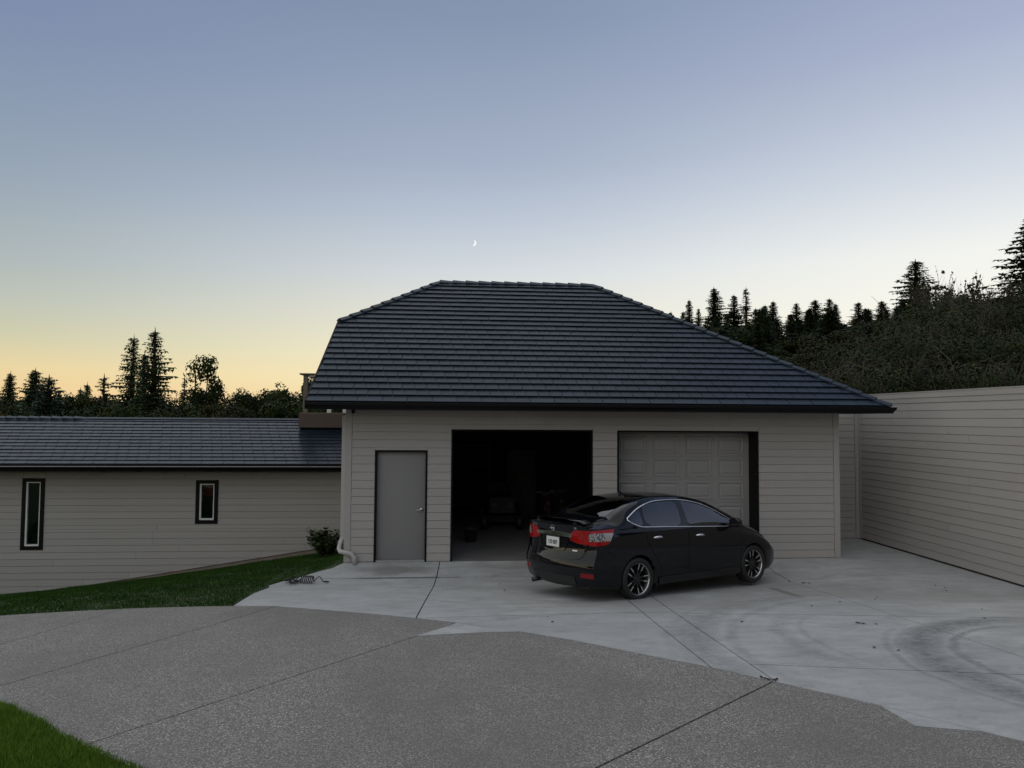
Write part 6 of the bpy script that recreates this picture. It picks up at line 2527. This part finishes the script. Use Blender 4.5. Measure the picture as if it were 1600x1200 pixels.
# ------------------------------------------------------------------ things stored in the open bay
def build_garage_contents():
    dark = material('dark_green_paint', (0.006, 0.008, 0.006), 0.6)
    card = material('cardboard', (0.06, 0.045, 0.03), 0.85)
    grey = material('grey_cabinet', (0.03, 0.032, 0.034), 0.5)
    pale = material('pale_plastic', (0.045, 0.045, 0.044), 0.6)
    silver = material('dull_steel', (0.12, 0.12, 0.12), 0.4, 1.0)

    def wheel(mb_t, mb_r, c, r, w, axis='Y'):
        mb_t.lathe([(r * .62, -w * .4), (r * .9, -w * .5), (r, -w * .25), (r, w * .25), (r * .9, w * .5), (r * .62, w * .4)], 28, axis, c)
        mb_r.lathe([(r * .60, -w * .42), (r * .52, -w * .2), (r * .2, -w * .3), (.002, -w * .32)], 28, axis, c)

    # ride-on mower facing the door
    t = thing('ride_on_mower', 'ride-on mower parked in the dark at the middle of the open bay', 'mower', (1.25, 18.2, .004))
    MB().box((.95, 17.9, .42), (1.55, 18.6, .80)).box((1.0, 18.62, .40), (1.5, 19.3, .55)).build('bonnet', dark, t)
    MB().box((.72, 18.4, .14), (1.78, 19.15, .30)).build('mower_deck', dark, t)
    MB().box((1.02, 18.95, .56), (1.48, 19.4, .66)).box((1.02, 19.36, .66), (1.48, 19.46, 1.05)).build('seat', M['rubber'], t)
    sw = MB()
    ring = [Vector((1.25 + .17 * math.cos(a * PI / 10), 18.78 - .07 * math.sin(a * PI / 10), 1.0 + .12 * math.sin(a * PI / 10))) for a in range(21)]
    sw.tube(ring, .014, 6, False).tube([(1.25, 18.6, .78), (1.25, 18.78, 1.0)], .02, 6)
    sw.build('steering_wheel', M['rubber'], t)
    for x in (.82, 1.68):
        for y, r in ((18.02, .19), (19.2, .26)):
            a, b = MB(), MB()
            wheel(a, b, (x, y, r + .004), r, .16, 'X')
            w = a.build('wheel', M['rubber'], t, True)
            b.build('rim', pale, w, True)
    for x in (1.06, 1.44):
        MB().lathe([(.001, 0), (.055, 0), (.06, .02)], 16, 'Y', (x, 17.885, .62)).build('headlamp', clear_lamp(), t)

    # two bicycles leaning by the right side wall
    def bicycle(x, y, lab, paint):
        t = thing('bicycle', lab, 'bicycle', (x, y, .004))
        for dy in (0.0, 1.04):
            a = MB()
            pts = [Vector((x, y + dy + .335 * math.cos(k * PI / 14), .34 + .335 * math.sin(k * PI / 14))) for k in range(29)]
            a.tube(pts, .018, 6, False)
            w = a.build('wheel', M['rubber'], t, True)
            s = MB()
            for k in range(14):
                an = 2 * PI * k / 14
                s.tube([(x, y + dy, .34), (x, y + dy + .325 * math.cos(an), .34 + .325 * math.sin(an))], .0025, 3, False)
            s.build('spokes', silver, w)
        f = MB()
        hb, bb, rr, fr, st = (x, y + .18, .92), (x, y + .60, .30), (x, y + 1.04, .34), (x, y, .34), (x, y + .74, .82)
        for p, q in ((hb, bb), (hb, st), (bb, st), (bb, rr), (st, rr), (hb, fr)):
            f.tube([p, q], .017, 6)
        f.build('frame', paint, t, True)
        MB().tube([(x - .28, y + .12, 1.02), (x - .1, y + .18, 1.0), (x + .1, y + .18, 1.0), (x + .28, y + .12, 1.02)], .013, 6).tube([(x, y + .18, .90), (x, y + .18, 1.0)], .015, 6).build('handlebar', silver, t, True)
        MB().box((x - .07, y + .66, .88), (x + .07, y + .92, .93)).build('saddle', M['rubber'], t)
        MB().box((x - .035, y + .02, .74), (x + .035, y + .04, .80)).build('reflector', pale, t)
    bicycle(2.25, 16.9, 'bicycle nearest the bay frame, dimly seen in the open bay', material('red_frame', (.06, .006, .006), .35))
    bicycle(2.62, 17.3, 'second bicycle behind the first in the open bay', material('blue_frame', (.01, .016, .04), .35))

    t = thing('cabinet', 'tall grey metal cabinet at the back of the open bay', 'cabinet', (1.9, 20.6, .004))
    MB().box((1.55, 20.4, .004), (2.35, 20.94, 1.85)).build('carcass', grey, t)
    for x0, x1 in ((1.56, 1.945), (1.955, 2.34)):
        d = MB().box((x0, 20.38, .05), (x1, 20.398, 1.82)).build('door', grey, t)
        MB().box((x1 - .05 if x0 < 1.7 else x0 + .03, 20.36, .95), (x1 - .03 if x0 < 1.7 else x0 + .05, 20.379, 1.1)).build('handle', silver, d)
    t = thing('shelf_unit', 'open shelf unit against the back wall on the left of the bay', 'shelves', (.2, 20.6, .004))
    for z in (.3, .85, 1.4, 1.95):
        MB().box((-.5, 20.45, z), (1.1, 20.94, z + .03)).build('shelf', M['deck_wood'], t)
    for x in (-.5, 1.06):
        for y in (20.45, 20.9):
            MB().box((x, y, .004), (x + .04, y + .04, 2.1)).build('upright', M['deck_wood'], t)
    for i, (x, z, sx, sz, lab) in enumerate([(-.3, .33, .4, .32, 'cardboard box on the lowest shelf in the bay'), (.4, .88, .45, .3, 'cardboard box on the second shelf in the bay'), (-.1, 1.43, .35, .28, 'cardboard box on the third shelf in the bay')]):
        t = thing('cardboard_box', lab, 'box', (x, 20.65, z))
        MB().box((x - sx / 2, 20.5, z + .001), (x + sx / 2, 20.85, z + sz)).build('carton', card, t)
        MB().box((x - .03, 20.497, z + sz * .6), (x + .03, 20.853, z + sz + .002)).build('tape', pale, t)
    t = thing('bucket', 'pale plastic bucket on the floor by the left jamb of the open bay', 'bucket', (.45, 16.3, .004))
    MB().lathe([(.001, .006), (.11, .006), (.14, .28), (.15, .28), (.15, .30), (.135, .30), (.10, .02), (.001, .02)], 24, 'Z', (.45, 16.3, .004)).build('pail', pale, t, True)
    MB().tube([Vector((.45 + .145 * math.cos(a * PI / 10), 16.3 - .03, .28 + .13 * math.sin(a * PI / 10))) for a in range(11)], .004, 5).build('bail', silver, t)


def clear_lamp():
    if 'lamp' not in M:
        M['lamp'] = material('lamp_glass', (0.03, 0.03, 0.03), 0.3)
    return M['lamp']


build_garage_contents()
